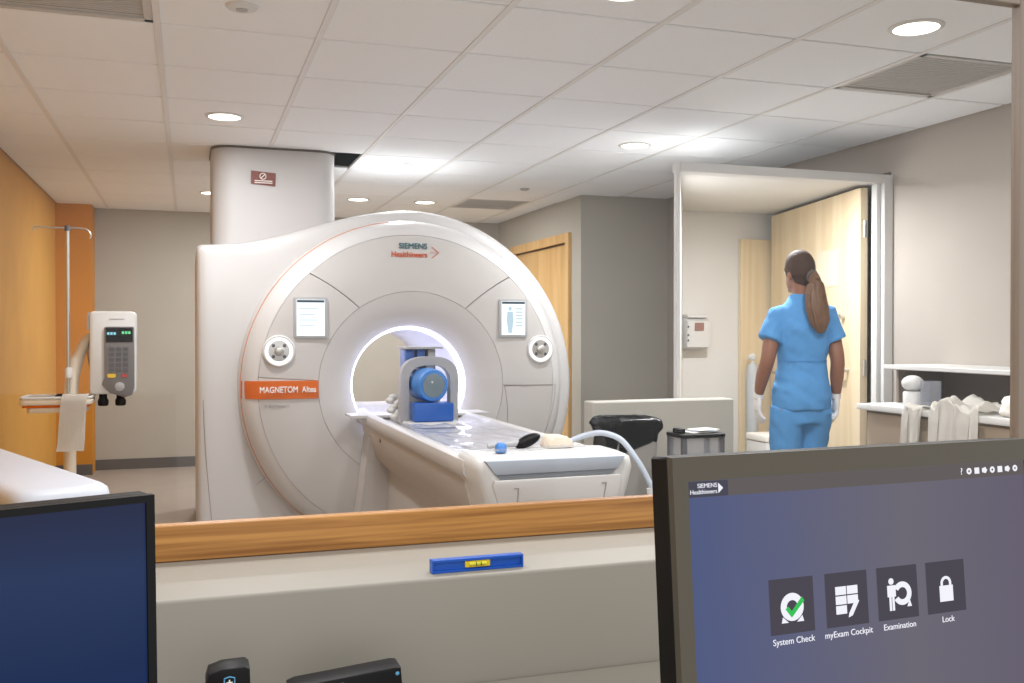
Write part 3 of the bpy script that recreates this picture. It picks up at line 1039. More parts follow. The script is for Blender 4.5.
# mattress film
bm = nb()
nx_, ny_ = 26, 70
def film_pt(i, k):
    x = TX - 0.27 + 0.54 * i / nx_
    y = 3.82 + 1.34 * k / ny_
    z = 0.808 + 0.022 * abs(noise.noise(Vector((x * 9 + y * 2, y * 3, 1.3)))) + 0.008 * noise.noise(Vector((x * 22, y * 8, 7.1)))
    z = max(z, 0.800 + 0.02 * max(0, abs(x - TX) - 0.22) / 0.05)
    return (x + 0.012 * noise.noise(Vector((y * 6, x * 3, 2))), y, z)
G = [[bm.verts.new(film_pt(i, k)) for i in range(nx_ + 1)] for k in range(ny_ + 1)]
for k in range(ny_):
    for i in range(nx_):
        bm.faces.new((G[k][i], G[k][i + 1], G[k + 1][i + 1], G[k + 1][i]))
tag(obj('plastic_film', bm, 'film', ang=70), 'crumpled clear plastic film spread over the patient table', 'film')

# head coil with the phantom
YC = 5.40
X0 = 1.312
coil = thing('head_coil', 'grey arched head coil frame standing on the patient table', 'head coil', (X0, YC, 0.79))
def arch(hw, ztop, zb, n=24):
    pts = [(hw, zb)]
    r = hw
    for k in range(n + 1):
        a = PI * k / n
        e_ = 0.75
        pts.append((r * math.copysign(abs(math.cos(a)) ** e_, math.cos(a)), ztop - r * 0.85 + r * 0.85 * abs(math.sin(a)) ** e_))
    pts.append((-hw, zb))
    return pts
outer, inner = arch(0.168, 1.180, 0.80), arch(0.122, 1.130, 0.80)
bm = nb()
rows = []
for y, o_, i_ in ((YC - 0.03, 0, 0), (YC + 0.05, 0, 0)):
    rows.append([[bm.verts.new((X0 + x, y, z)) for x, z in outer], [bm.verts.new((X0 + x, y, z)) for x, z in inner]])
for k in range(len(outer) - 1):
    (fo, fi), (bo, bi) = rows
    bm.faces.new((fo[k], fo[k + 1], fi[k + 1], fi[k])); bm.faces.new((bo[k], bi[k], bi[k + 1], bo[k + 1]))
    bm.faces.new((fo[k], bo[k], bo[k + 1], fo[k + 1])); bm.faces.new((fi[k], fi[k + 1], bi[k + 1], bi[k]))
for k in (0, -1):
    (fo, fi), (bo, bi) = rows
    bm.faces.new((fo[k], fi[k], bi[k], bo[k]))
obj('coil_arch', bm, 'grey', coil)
bm = nb(); loft(bm, [[(X0 + x, y, z) for x, z in rrect(-0.16, 0.16, 0.79, 0.815, 0.01, 3)] for y in (YC - 0.22, YC + 0.34)])
obj('coil_base', bm, 'white', coil)
bm = nb(); loft(bm, [[(X0 - 0.12, y, z) , (X0 + 0.10, y, z), (X0 + 0.10, y, z + 0.012), (X0 - 0.12, y, z + 0.012)] for y, z in ((YC + 0.06, 1.222), (YC + 0.30, 1.222))])
obj('coil_roof', bm, 'grey', coil)
for x in (-0.085, -0.02, 0.045):
    bm = nb(); box(bm, X0 + x - 0.025, X0 + x + 0.022, YC + 0.10, YC + 0.27, 1.10, 1.221, 0.006, 2)
    obj('coil_connector', bm, 'blue' if x < 0.04 else 'grey', coil)
bm = nb(); box(bm, X0 - 0.11, X0 + 0.095, YC + 0.08, YC + 0.28, 0.815, 1.0, 0.02, 2)
obj('coil_housing', bm, 'white', coil)
bm = nb(); box(bm, X0 - 0.02, X0 + 0.03, YC - 0.01, YC + 0.08, 1.085, 1.135, 0.005, 1)
obj('coil_clip', bm, 'bluegrey', coil)
bm = nb()
for k in range(7):
    ellipsoid(bm, (X0 - 0.175 + 0.02 * math.sin(k * 2.1), YC + 0.1 + 0.01 * k, 0.83 + 0.018 * k), (0.03, 0.03, 0.02), 8)
tag(obj('foam_wrap', bm, 'white'), 'crumpled white padding tucked beside the head coil', 'padding')
ph = thing('phantom_bottle', 'blue cylindrical test phantom with grey end inside the coil arch', 'phantom', (X0 + 0.02, YC, 0.95))
bm = nb()
ax0, ax1 = Vector((X0 - 0.035, YC + 0.07, 1.025)), Vector((X0 + 0.000, YC - 0.12, 1.018))
tube(bm, [ax0, ax0.lerp(ax1, 0.1), ax0.lerp(ax1, 0.9), ax0.lerp(ax1, 0.97), ax1], [0.084, 0.094, 0.094, 0.091, 0.086], 36)
obj('phantom_body', bm, 'blue2', ph)
dv = (ax1 - ax0).normalized()
bm = nb(); tube(bm, [ax1 - dv * 0.004, ax1 + dv * 0.004, ax1 + dv * 0.006], [0.068, 0.068, 0.062], 32)
M['phantom_end'] = mat('phantom_end', (120, 134, 142), 0.2)
obj('phantom_window', bm, 'phantom_end', ph)
bm = nb(); ellipsoid(bm, ax1 + dv * 0.008 + Vector((-0.012, 0, 0.02)), (0.007, 0.004, 0.007), 10)
obj('fill_plug', bm, 'white', ph)
bm = nb(); box(bm, X0 - 0.118, X0 + 0.110, YC - 0.15, YC - 0.035, 0.816, 0.922, 0.008, 2)
tag(obj('phantom_holder', bm, 'blue'), 'blue foam block under the round phantom', 'holder')

# odds and ends on the foot of the table
bm = nb(); lathe(bm, [(0.021, 0.0), (0.024, 0.008), (0.022, 0.028), (0.014, 0.038), (0.001, 0.039)], 20, (1.15, 3.55, 0.852))
tag(obj('bottle_cap', bm, 'blue2'), 'small light blue cap on the foot of the patient table', 'cap')
hp = thing('hand_paddle', 'grey paddle with black oval pad lying on the table foot', 'paddle', (1.31, 3.66, 0.852))
bm = nb(); ellipsoid(bm, (1.30, 3.66, 0.880), (0.058, 0.030, 0.024), 18, Matrix.Rotation(R(-22), 3, 'Y')); obj('pad', bm, 'black', hp)
bm = nb(); tube(bm, [(1.13, 3.66, 0.864), (1.20, 3.66, 0.868), (1.26, 3.66, 0.872)], [0.010, 0.012, 0.014], 10); obj('handle', bm, 'grey', hp)
bm = nb(); prism(bm, [(1.37, 0.853), (1.38, 0.885), (1.40, 0.900), (1.45, 0.898), (1.475, 0.88), (1.48, 0.853)], 3.60, 3.72, 'Y', 0.008)
tag(obj('coil_plug', bm, 'cream'), 'cream coloured rounded plug beside the black paddle', 'plug')
bm = nb()
tube(bm, spline([(1.485, 3.66, 0.872), (1.54, 3.64, 0.895), (1.60, 3.60, 0.908), (1.66, 3.55, 0.885), (1.70, 3.50, 0.82), (1.735, 3.46, 0.74), (1.755, 3.44, 0.66), (1.765, 3.43, 0.40), (1.77, 3.43, 0.02)], 8), 0.0115, 10)
cb = obj('coil_cable', bm, 'bluegrey'); tag(cb, 'pale grey cable draped over the corner of the table', 'cable')
bm = nb(); tube(bm, [(1.748, 3.447, 0.70), (1.757, 3.44, 0.64), (1.759, 3.437, 0.60)], [0.020, 0.021, 0.017], 10)
o = obj('cable_connector', bm, 'white'); o.parent = cb
bm = nb()
tube(bm, spline([(1.04, 3.70, 0.86), (1.02, 3.55, 0.875), (1.10, 3.53, 0.865), (1.25, 3.52, 0.862), (1.36, 3.54, 0.866), (1.50, 3.54, 0.868)], 8), 0.006, 8)
tag(obj('thin_tube', bm, 'acrylic'), 'thin clear tubing winding across the table foot', 'tubing')

# ================================================================== CONTRAST INJECTOR STAND (by the orange wall)
IY = 6.0
inj = thing('injector_stand', 'white contrast injector with dark keypad on a wheeled stand by the orange wall', 'injector', (-0.645, IY, 0))
bm = nb()
for k in range(5):
    a = 2 * PI * k / 5 + 0.3
    tube(bm, [(-0.645, IY, 0.10), (-0.645 + 0.25 * math.cos(a), IY + 0.25 * math.sin(a), 0.075)], [0.03, 0.018], 8)
obj('stand_base', bm, 'cream', inj)
for k in range(5):
    a = 2 * PI * k / 5 + 0.3
    c = (-0.645 + 0.25 * math.cos(a), IY + 0.25 * math.sin(a) - 0.012, 0.032)
    bm = nb(); lathe(bm, [(0.030, 0), (0.032, 0.004), (0.032, 0.020), (0.030, 0.024)], 14, c, 'Y')
    obj('caster', bm, 'dgrey', inj)
bm = nb(); tube(bm, [(-0.645, IY, 0.08), (-0.645, IY, 0.90)], 0.034, 20); obj('stand_column', bm, 'cream', inj)
bm = nb(); tube(bm, [(-0.648, IY - 0.02, 0.90), (-0.650, IY - 0.02, 1.905)], 0.0105, 12); obj('drip_pole', bm, 'steel', inj)
bm = nb(); lathe(bm, [(0.02, 0.0), (0.02, 0.05), (0.012, 0.06)], 14, (-0.648, IY - 0.02, 1.06)); obj('pole_clamp', bm, 'white', inj)
bm = nb(); tube(bm, [(-0.650, IY - 0.02, 1.895), (-0.650, IY - 0.02, 1.925)], 0.016, 12); obj('pole_cap', bm, 'dgrey', inj)
for s in (-1, 1):
    bm = nb()
    e_ = 0.155 if s < 0 else 0.11
    pts = [(-0.65, IY - 0.02, 1.912), (-0.65 + s * e_ * 0.7, IY - 0.02, 1.912), (-0.65 + s * e_, IY - 0.02, 1.900), (-0.65 + s * (e_ + 0.012), IY - 0.02, 1.875), (-0.65 + s * (e_ + 0.006), IY - 0.02, 1.855)]
    if s < 0:
        pts = pts[:2] + [(-0.65 - e_, IY - 0.02, 1.916), (-0.65 - e_ - 0.02, IY - 0.02, 1.905), (-0.65 - e_ - 0.012, IY - 0.02, 1.893)]
    tube(bm, spline(pts, 5), 0.0045, 7)
    obj('drip_hook', bm, 'steel', inj)
bm = nb(); prism(bm, rrect(-0.885, -0.515, IY - 0.16, IY + 0.10, 0.03), 0.915, 0.945, 'Z', 0.006)
tray = obj('tray', bm, 'cream', inj)
bm = nb(); prism(bm, rrect(-0.872, -0.53, IY - 0.15, IY + 0.09, 0.03), 0.902, 0.9145, 'Z'); obj('tray_stripe', bm, 'orange_plate', tray)
bm = nb(); prism(bm, rrect(-0.85, -0.545, IY - 0.145, IY + 0.085, 0.03), 0.872, 0.9015, 'Z', 0.004); obj('tray_underside', bm, 'cream', tray)
bm = nb()
for q in ((-0.885, -0.515, IY - 0.162, IY - 0.15),):
    tube(bm, [(x, y, 0.955) for x, y in rrect(-0.88, -0.52, IY - 0.155, IY + 0.095, 0.03) + rrect(-0.88, -0.52, IY - 0.155, IY + 0.095, 0.03)[:1]], 0.008, 8)
obj('tray_rim', bm, 'white', tray)
bm = nb(); lathe(bm, [(0.02, 0), (0.026, 0.015), (0.012, 0.03)], 12, (-0.685, IY - 0.10, 0.946)); obj('tray_knob', bm, 'black', inj)
# curved arm up to the injector head
bm = nb()
path = spline([(-0.640, IY + 0.02, 0.93), (-0.632, IY + 0.02, 1.06), (-0.60, IY + 0.03, 1.18), (-0.545, IY + 0.05, 1.28), (-0.45, IY + 0.07, 1.31)], 6)
tube(bm, path, [0.038] * (len(path) // 2) + [0.032] * (len(path) - len(path) // 2), 12)
obj('swing_arm', bm, 'cream', inj)
bm = nb()
prism(bm, rrect(-0.535, -0.287, 0.965, 1.440, 0.025, 5), IY - 0.06, IY + 0.10, 'Y', 0.012)
head = obj('injector_head', bm, 'white', inj)
bm = nb(); prism(bm, rrect(-0.548, -0.50, 1.33, 1.432, 0.012, 4), IY - 0.05, IY + 0.09, 'Y', 0.004); obj('side_lug', bm, 'grey', head)
bm = nb(); prism(bm, [(-0.470, 1.020), (-0.43, 0.975), (-0.35, 0.945), (-0.310, 0.960), (-0.296, 1.0), (-0.296, 1.345), (-0.303, 1.352), (-0.448, 1.352), (-0.455, 1.345), (-0.455, 1.06)], IY - 0.072, IY - 0.058, 'Y', 0.003)
M['keypad'] = mat('keypad_grey', (112, 108, 106), 0.5)
kp = obj('keypad', bm, 'keypad', head)
bm = nb(); box(bm, -0.447, -0.304, IY - 0.0735, IY - 0.072, 1.262, 1.345); obj('keypad_display', bm, 'black', kp, False)
bm = nb()
for k in range(3):
    box(bm, -0.440 + k * 0.017, -0.428 + k * 0.017, IY - 0.0745, IY - 0.0735, 1.305, 1.320)
obj('display_digits', bm, 'cyan', kp, False)
bm = nb()
for k in range(3):
    box(bm, -0.362 + k * 0.017, -0.350 + k * 0.017, IY - 0.0745, IY - 0.0735, 1.310, 1.325)
obj('display_digits', bm, 'green_led', kp, False)
for r_ in range(5):
    for c_ in range(3):
        bm = nb(); box(bm, -0.430 + c_ * 0.037, -0.402 + c_ * 0.037, IY - 0.075, IY - 0.072, 1.235 - r_ * 0.030 - 0.022, 1.235 - r_ * 0.030, 0.001, 1)
        obj('key', bm, 'dgrey', kp, False)
bm = nb(); prism(bm, rrect(-0.440, -0.395, 1.060, 1.082, 0.008, 3), IY - 0.076, IY - 0.072); obj('start_key', bm, 'yellow', kp)
M['redkey'] = mat('red_key', (190, 60, 50), 0.4)
bm = nb(); prism(bm, rrect(-0.365, -0.335, 1.062, 1.080, 0.008, 3), IY - 0.076, IY - 0.072); obj('stop_key', bm, 'redkey', kp)
bm = nb(); lathe(bm, [(0.026, 0), (0.026, -0.004), (0.022, -0.006)], 20, (-0.375, IY - 0.071, 1.008), 'Y'); obj('wheel_key', bm, 'grey', kp)
for x in (-0.468, -0.375):
    bm = nb(); lathe(bm, [(0.022, 0.0), (0.028, 0.004), (0.030, 0.03), (0.022, 0.045), (0.022, 0.09)], 16, (x, IY + 0.0, 0.895)); obj('syringe_socket', bm, 'black', head)
bm = nb(); tube(bm, spline([(-0.53, IY - 0.03, 1.30), (-0.545, IY - 0.03, 1.2), (-0.53, IY - 0.03, 1.10), (-0.522, IY - 0.03, 1.05)], 5), 0.004, 6); obj('head_cable', bm, 'dgrey', head)
bm = nb(); box(bm, -0.43, -0.35, IY - 0.0615, IY - 0.0595, 1.392, 1.398); obj('head_mark', bm, 'grey', head, False)

# towel over the tray's end
bm = nb()
path = [(IY + 0.05, 0.958), (IY - 0.06, 0.966), (IY - 0.15, 0.972), (IY - 0.178, 0.955), (IY - 0.184, 0.90), (IY - 0.186, 0.80), (IY - 0.184, 0.70), (IY - 0.184, 0.66)]
path = [(p.y, p.z) for p in spline([(0, a, b) for a, b in path], 5)]
rows = []
for k, (y, z) in enumerate(path):
    f_ = k / (len(path) - 1)
    x0, x1 = -0.645 - 0.05 * f_, -0.520 - 0.035 * f_
    row = []
    for i in range(13):
        x = x0 + (x1 - x0) * i / 12
        w = 0.010 * math.sin(i * 1.5 + 1.0) * max(0.0, f_ - 0.3) + (0.008 * noise.noise(Vector((x * 14, y * 9, z * 9))) if f_ < 0.4 else 0)
        row.append(bm.verts.new((x, y - abs(w) if f_ >= 0.4 else y, z + (abs(w) if f_ < 0.4 else 0.012 * math.sin(i * 0.9) * max(0, f_ - 0.9)))))
    rows.append(row)
for a, b in zip(rows, rows[1:]):
    for i in range(12):
        bm.faces.new((a[i], a[i + 1], b[i + 1], b[i]))
bmesh.ops.solidify(bm, geom=bm.faces[:], thickness=0.004)
tag(obj('hand_towel', bm, 'cloth', ang=80), 'white towel hanging over the end of the injector tray', 'towel')

# ================================================================== LOW TROLLEY beside the window
ta = math.atan2(1.13, -0.487)
tr = thing('equipment_trolley', 'narrow wheeled trolley with rounded pale top near the orange wall', 'trolley', (-0.33, 3.02, 0), ta - 0.0, local=True)
def stad(l0, l1, w, z, inset=0.0):
    pts = []
    r = w
    for k in range(13):
        a = PI / 2 + PI * k / 12
        e_ = 0.6
        pts.append((l0 + 0.10 + (0.10 - inset) * math.copysign(abs(math.cos(a)) ** e_, math.cos(a)), (r - inset) * math.copysign(abs(math.sin(a)) ** e_, math.sin(a)), z))
    pts += [(l1 - inset, -(r - inset), z), (l1 - inset, r - inset, z)]
    return pts
bm = nb(); loft(bm, [stad(0, 1.5, 0.14, z, i_) for z, i_ in ((0.800, 0.02), (0.808, 0.006), (0.832, 0.0), (0.856, 0.006), (0.867, 0.02), (0.870, 0.04))])
M['trolley_top'] = mat('trolley_top', (206, 210, 220), 0.45)
obj('trolley_top', bm, 'trolley_top', tr, ang=60)
bm = nb(); loft(bm, [stad(0.10, 1.45, 0.125, z) for z in (0.12, 0.799)]); obj('trolley_body', bm, 'dgrey', tr, ang=50)
for x in (0.2, 1.35):
    for y in (-0.09, 0.09):
        bm = nb(); lathe(bm, [(0.052, -0.012), (0.056, -0.008), (0.056, 0.008), (0.052, 0.012)], 16, (x, y, 0.058), 'Y'); tube(bm, [(x, y, 0.06), (x, y, 0.125)], 0.012, 8)
        obj('caster', bm, 'black', tr)

# ================================================================== BINS
tc_ = thing('waste_bin', 'tall grey waste bin lined with a black bag', 'bin', (2.05, 4.33, 0))
def sq(cx, cy, w, d, z, r=0.04):
    return [(x, y, z) for x, y in rrect(cx - w, cx + w, cy - d, cy + d, r, 4)]
bm = nb(); loft(bm, [sq(2.06, 4.33, 0.10, 0.10, 0.0), sq(2.06, 4.33, 0.126, 0.122, 0.86)]); obj('bin_body', bm, 'bin_grey', tc_, ang=50)
bm = nb()
N = 64
def bagring(w, z, am, seed, droop=0.0):
    base = []
    w *= 0.92
    pr = rrect(-w, w, -w * 0.95, w * 0.95, w * 0.5, 20)
    for k, (x, y) in enumerate(pr):
        a = math.atan2(y, x)
        n_ = am * (0.8 * noise.noise(Vector((math.cos(a) * 5, math.sin(a) * 5, z * 14 + seed))) + 0.5 * noise.noise(Vector((math.cos(a) * 14, math.sin(a) * 14, z * 40 + seed))))
        s = 1 + n_ / w
        dz = droop * (0.5 + 0.5 * math.cos(a + 2.9)) + 0.4 * n_
        base.append((2.055 + x * s, 4.33 + y * s, z - dz))
    return base
loft(bm, [bagring(0.141, 0.812, 0.012, 1, 0.09), bagring(0.144, 0.822, 0.016, 1, 0.07), bagring(0.148, 0.835, 0.018, 2, 0.03), bagring(0.162, 0.850, 0.024, 3), bagring(0.168, 0.868, 0.026, 3), bagring(0.162, 0.890, 0.026, 3), bagring(0.146, 0.900, 0.024, 4), bagring(0.130, 0.890, 0.018, 4), bagring(0.118, 0.80, 0.012, 5), bagring(0.10, 0.4, 0.01, 5)], cap=False)
bmesh.ops.solidify(bm, geom=bm.faces[:], thickness=0.002)
o = obj('bin_bag', bm, 'bag', tc_, ang=60); o['label'] = 'glossy black plastic bag rolled over the rim'

cbx = thing('clear_caddy', 'clear plastic caddy with black rim and white papers on top', 'caddy', (2.26, 4.02, 0))
x0, x1, y0, y1 = 2.155, 2.37, 3.93, 4.08
bm = nb()
for q in ((x0, x1, y0, y0 + 0.004), (x0, x1, y1 - 0.004, y1), (x0, x0 + 0.004, y0 + 0.004, y1 - 0.004), (x1 - 0.004, x1, y0 + 0.004, y1 - 0.004)):
    box(bm, *q, 0.62, 0.83)
obj('clear_wall', bm, 'acrylic', cbx, False)
bm = nb()
for q in ((x0, x0 + 0.018, y0, y0 + 0.018), (x1 - 0.018, x1, y0, y0 + 0.018), (x0, x0 + 0.018, y1 - 0.018, y1), (x1 - 0.018, x1, y1 - 0.018, y1)):
    box(bm, q[0] - 0.002, q[1] + 0.002, q[2] - 0.002, q[3] + 0.002, 0.02, 0.83)
obj('corner_post', bm, 'dgrey', cbx, False)
bm = nb(); prism(bm, rrect(x0 - 0.01, x1 + 0.01, y0 - 0.01, y1 + 0.01, 0.02), 0.83, 0.848, 'Z', 0.004); obj('caddy_lid', bm, 'black', cbx)
bm = nb(); box(bm, x0, x1, y0, y1, 0.58, 0.615, 0.004, 1); obj('caddy_shelf', bm, 'dgrey', cbx)
bm = nb(); box(bm, x0, x1, y0, y1, 0.05, 0.08, 0.004, 1); obj('caddy_shelf', bm, 'dgrey', cbx)
bm = nb()
for k in range(9):
    ellipsoid(bm, (x0 + 0.05 + 0.018 * k, 4.01 + 0.03 * math.sin(k * 2), 0.655 + 0.02 * math.sin(k * 0.4)), (0.04, 0.035, 0.035), 10)
tag(obj('glove_refill', bm, 'bin_grey'), 'grey crumpled packets inside the clear caddy', 'packets')
for k, (dx, rz, m_) in enumerate(((0.01, 0.1, 'print_white'), (0.03, -0.15, 'bluegrey'), (0.035, 0.25, 'print_white'))):
    bm = nb(); box(bm, -0.062, 0.062, -0.045, 0.045, 0, 0.005, 0.002, 1)
    bmesh.ops.rotate(bm, verts=bm.verts[:], cent=(0, 0, 0), matrix=Matrix.Rotation(rz, 3, 'Z'))
    o = obj('paper_pack', bm, m_); o.location = (2.265 + dx, 4.0, 0.8485 + 0.0055 * k)
    tag(o, ('flat white packet lying lowest on the black caddy lid', 'blue grey packet between two white ones on the caddy lid', 'white packet lying topmost on the black caddy lid')[k], 'packet', 'packets on the caddy lid')
bm = nb(); box(bm, 2.152, 2.185, 3.96, 4.03, 0.8485, 0.872, 0.006, 2)
tag(obj('lid_latch_box', bm, 'black'), 'small black box on the corner of the caddy lid', 'box')

# ================================================================== ENTRANCE FITTINGS
db = thing('glove_dispenser', 'white wall dispenser with a small reddish label in the entrance', 'dispenser', (3.57, 6.42, 1.2))
bm = nb(); prism(bm, [(6.418, 1.19), (6.30, 1.21), (6.29, 1.40), (6.34, 1.425), (6.418, 1.425)], 3.485, 3.685, 'X', 0.008); obj('dispenser_body', bm, 'white', db)
bm = nb(); box(bm, 3.50, 3.66, 6.31, 6.418, 1.427, 1.452, 0.004, 1); obj('dispenser_lid', bm, 'white', db)
bm = nb(); loft(bm, [[(3.545, 6.291 + d_, 1.33), (3.62, 6.291 + d_, 1.33), (3.62, 6.289 + d_, 1.39), (3.545, 6.289 + d_, 1.39)] for d_ in (-0.003, 0.004)]); 
M['redlabel'] = mat('reddish_label', (150, 112, 104), 0.6, var=0.1, vscale=60)
obj('dispenser_label', bm, 'redlabel', db, False)
bm = nb()
for z in (1.26, 1.30, 1.36):
    ellipsoid(bm, (3.492, 6.29, z), (0.008, 0.004, 0.008), 8)
obj('dispenser_lock', bm, 'dgrey', db)

cy_ = thing('gas_cylinder', 'slim grey gas cylinder with white valve beside the inner door', 'cylinder', (4.03, 6.28, 0))
bm = nb(); lathe(bm, [(0.04, 0.0), (0.045, 0.01), (0.045, 1.02), (0.035, 1.07), (0.015, 1.09)], 24, (4.03, 6.28, 0)); obj('cylinder_body', bm, 'cylgrey', cy_)
bm = nb(); lathe(bm, [(0.012, 1.085), (0.012, 1.11), (0.028, 1.115), (0.032, 1.14), (0.012, 1.16)], 16, (4.03, 6.28, 0)); tube(bm, [(3.985, 6.27, 1.13), (4.03, 6.28, 1.13)], 0.012, 8); obj('cylinder_valve', bm, 'white', cy_)
bx_ = thing('white_carton', 'white floor box standing in the entrance', 'box', (4.0, 6.1, 0))
bm = nb(); box(bm, 3.80, 4.02, 5.75, 6.00, 0.0, 0.55, 0.008, 2); obj('box_body', bm, 'white', bx_)
bm = nb(); box(bm, 3.795, 4.025, 5.745, 6.005, 0.552, 0.60, 0.01, 2); obj('box_lid', bm, 'print_white', bx_)

# ================================================================== COUNTER along the right wall: a glass reflection built as solid objects
ct = thing('supply_counter', 'pale counter with low hutch shelf along the right wall', 'counter', (3.76, 3.6, 0))
bm = nb(); box(bm, 3.46, 4.028, 2.75, 4.37, 0.900, 0.932, 0.004, 2); obj('counter_top', bm, 'white', ct)
bm = nb(); box(bm, 3.52, 4.028, 2.78, 4.34, 0.08, 0.899); obj('counter_carcass', bm, 'cab', ct, False)
for k in range(4):
    ya = 2.79 + k * 0.388
    bm = nb(); box(bm, 3.50, 3.519, ya + 0.004, ya + 0.380, 0.10, 0.885, 0.003, 1); dr = obj('counter_door', bm, 'cab', ct)
    bm = nb(); tube(bm, [(3.499, ya + 0.06, 0.70), (3.478, ya + 0.06, 0.70), (3.478, ya + 0.06, 0.82), (3.499, ya + 0.06, 0.82)], 0.005, 6); obj('handle', bm, 'steel', dr)
bm = nb(); box(bm, 4.008, 4.028, 2.78, 4.34, 0.933, 1.118); obj('hutch_back', bm, 'counter_brown', ct, False)
for ya in (2.78, 4.322):
    bm = nb(); box(bm, 3.70, 4.007, ya, ya + 0.018, 0.933, 1.117); obj('hutch_side', bm, 'counter_brown', ct, False)
bm = nb(); box(bm, 3.62, 4.028, 2.77, 4.35, 1.118, 1.142, 0.004, 1); obj('hutch_shelf', bm, 'white', ct)
jr = thing('white_jar', 'white jar with a domed lid on the counter', 'jar', (3.60, 4.10, 0.932))
bm = nb(); lathe(bm, [(0.045, 0.001), (0.048, 0.01), (0.048, 0.07), (0.042, 0.078)], 24, (3.60, 4.10, 0.932)); obj('jar_body', bm, 'white', jr)
bm = nb(); ellipsoid(bm, (3.60, 4.10, 1.052), (0.056, 0.056, 0.042), 20); obj('jar_dome', bm, 'white', jr)
bk_ = thing('clear_beaker', 'clear square beaker beside the domed jar', 'beaker', (3.60, 3.97, 0.932))
bm = nb()
for q in ((3.565, 3.635, 3.935, 3.938), (3.565, 3.635, 4.002, 4.005), (3.565, 3.568, 3.939, 4.001), (3.632, 3.635, 3.939, 4.001)):
    box(bm, *q, 0.934, 1.07)
obj('beaker_wall', bm, 'acrylic', bk_, False)
bm = nb(); box(bm, 3.565, 3.635, 3.935, 4.005, 0.9325, 0.937); obj('beaker_foot', bm, 'grey', bk_, False)
# draped sheet over the front edge
def drape(name, y0, y1, xb, drop, seed, label, lump=0.05):
    bm = nb()
    prof = [(xb, 0.938), (3.56, 0.940), (3.475, 0.942), (3.448, 0.932), (3.444, 0.90), (3.442, 0.90 - drop * 0.5), (3.44, 0.90 - drop)]
    prof = [(p.x, p.z) for p in spline([(a, 0, b) for a, b in prof], 6)]
    rows = []
    n = 28
    for k, (x, z) in enumerate(prof):
        row = []
        for i in range(n + 1):
            y = y0 + (y1 - y0) * i / n
            f_ = k / (len(prof) - 1)
            h_ = abs(noise.noise(Vector((x * 8 + seed, y * 9, seed)))) * lump + abs(noise.noise(Vector((x * 19, y * 21, seed)))) * lump * 0.4
            fall = f_ > 0.62
            row.append(bm.verts.new((x - (0.03 * abs(math.sin(i * 0.9 + seed)) * (f_ - 0.55) * 2 if fall else 0), y + (0.02 * math.sin(i * 0.7) if fall else 0),
                                     z + (0 if fall else h_) - (0.05 * noise.noise(Vector((y * 6, seed, 0))) * max(0, f_ - 0.8) * 5 if fall else 0))))
        rows.append(row)
    for a, b in zip(rows, rows[1:]):
        for i in range(n):
            bm.faces.new((a[i], a[i + 1], b[i + 1], b[i]))
    bmesh.ops.solidify(bm, geom=bm.faces[:], thickness=0.003)
    return tag(obj(name, bm, 'cloth', ang=80), label, 'sheet')
drape('draped_sheet', 3.50, 3.80, 3.70, 0.22, 3.1, 'white sheet draped over the front edge of the counter', 0.10)
drape('draped_sheet', 3.86, 3.98, 3.56, 0.28, 8.4, 'narrow white cloth strip hanging beside the larger draped sheet', 0.03)
for k, (yy, s, lab) in enumerate(((3.385, 0.095, 'crumpled white linen bundle next to the draped sheet'), (3.13, 0.105, 'crumpled white linen bundle at the window end of the counter'))):
    t = nb()
    bmesh.ops.create_icosphere(t, subdivisions=4, radius=1.0)
    for v in t.verts:
        p = v.co.copy()
        d_ = 1 + 0.28 * noise.noise(p * 2.1 + Vector((k * 5, 0, 0))) + 0.10 * noise.noise(p * 6.0)
        v.co = Vector((3.60 + p.x * d_ * s, yy + p.y * d_ * s * 1.05, max(0.934, 0.975 + p.z * d_ * s * 0.75)))
    tag(obj('linen_bundle', t, 'cloth', ang=80), lab, 'linen', 'linen bundles on the counter')

# ================================================================== DESK AND MONITORS (control room)
dk = thing('control_desk', 'beige control desk below the observation window', 'desk', (0.4, 1.1, 0))
bm = nb(); box(bm, -1.3, 2.4, 0.62, 1.625, 0.672, 0.700, 0.004, 2); obj('desk_top', bm, 'ledge', dk)
for x in (-1.2, 0.5, 2.3):
    bm = nb(); box(bm, x - 0.02, x + 0.02, 0.70, 1.58, 0.0, 0.671, 0.003, 1); obj('desk_leg', bm, 'grey', dk)

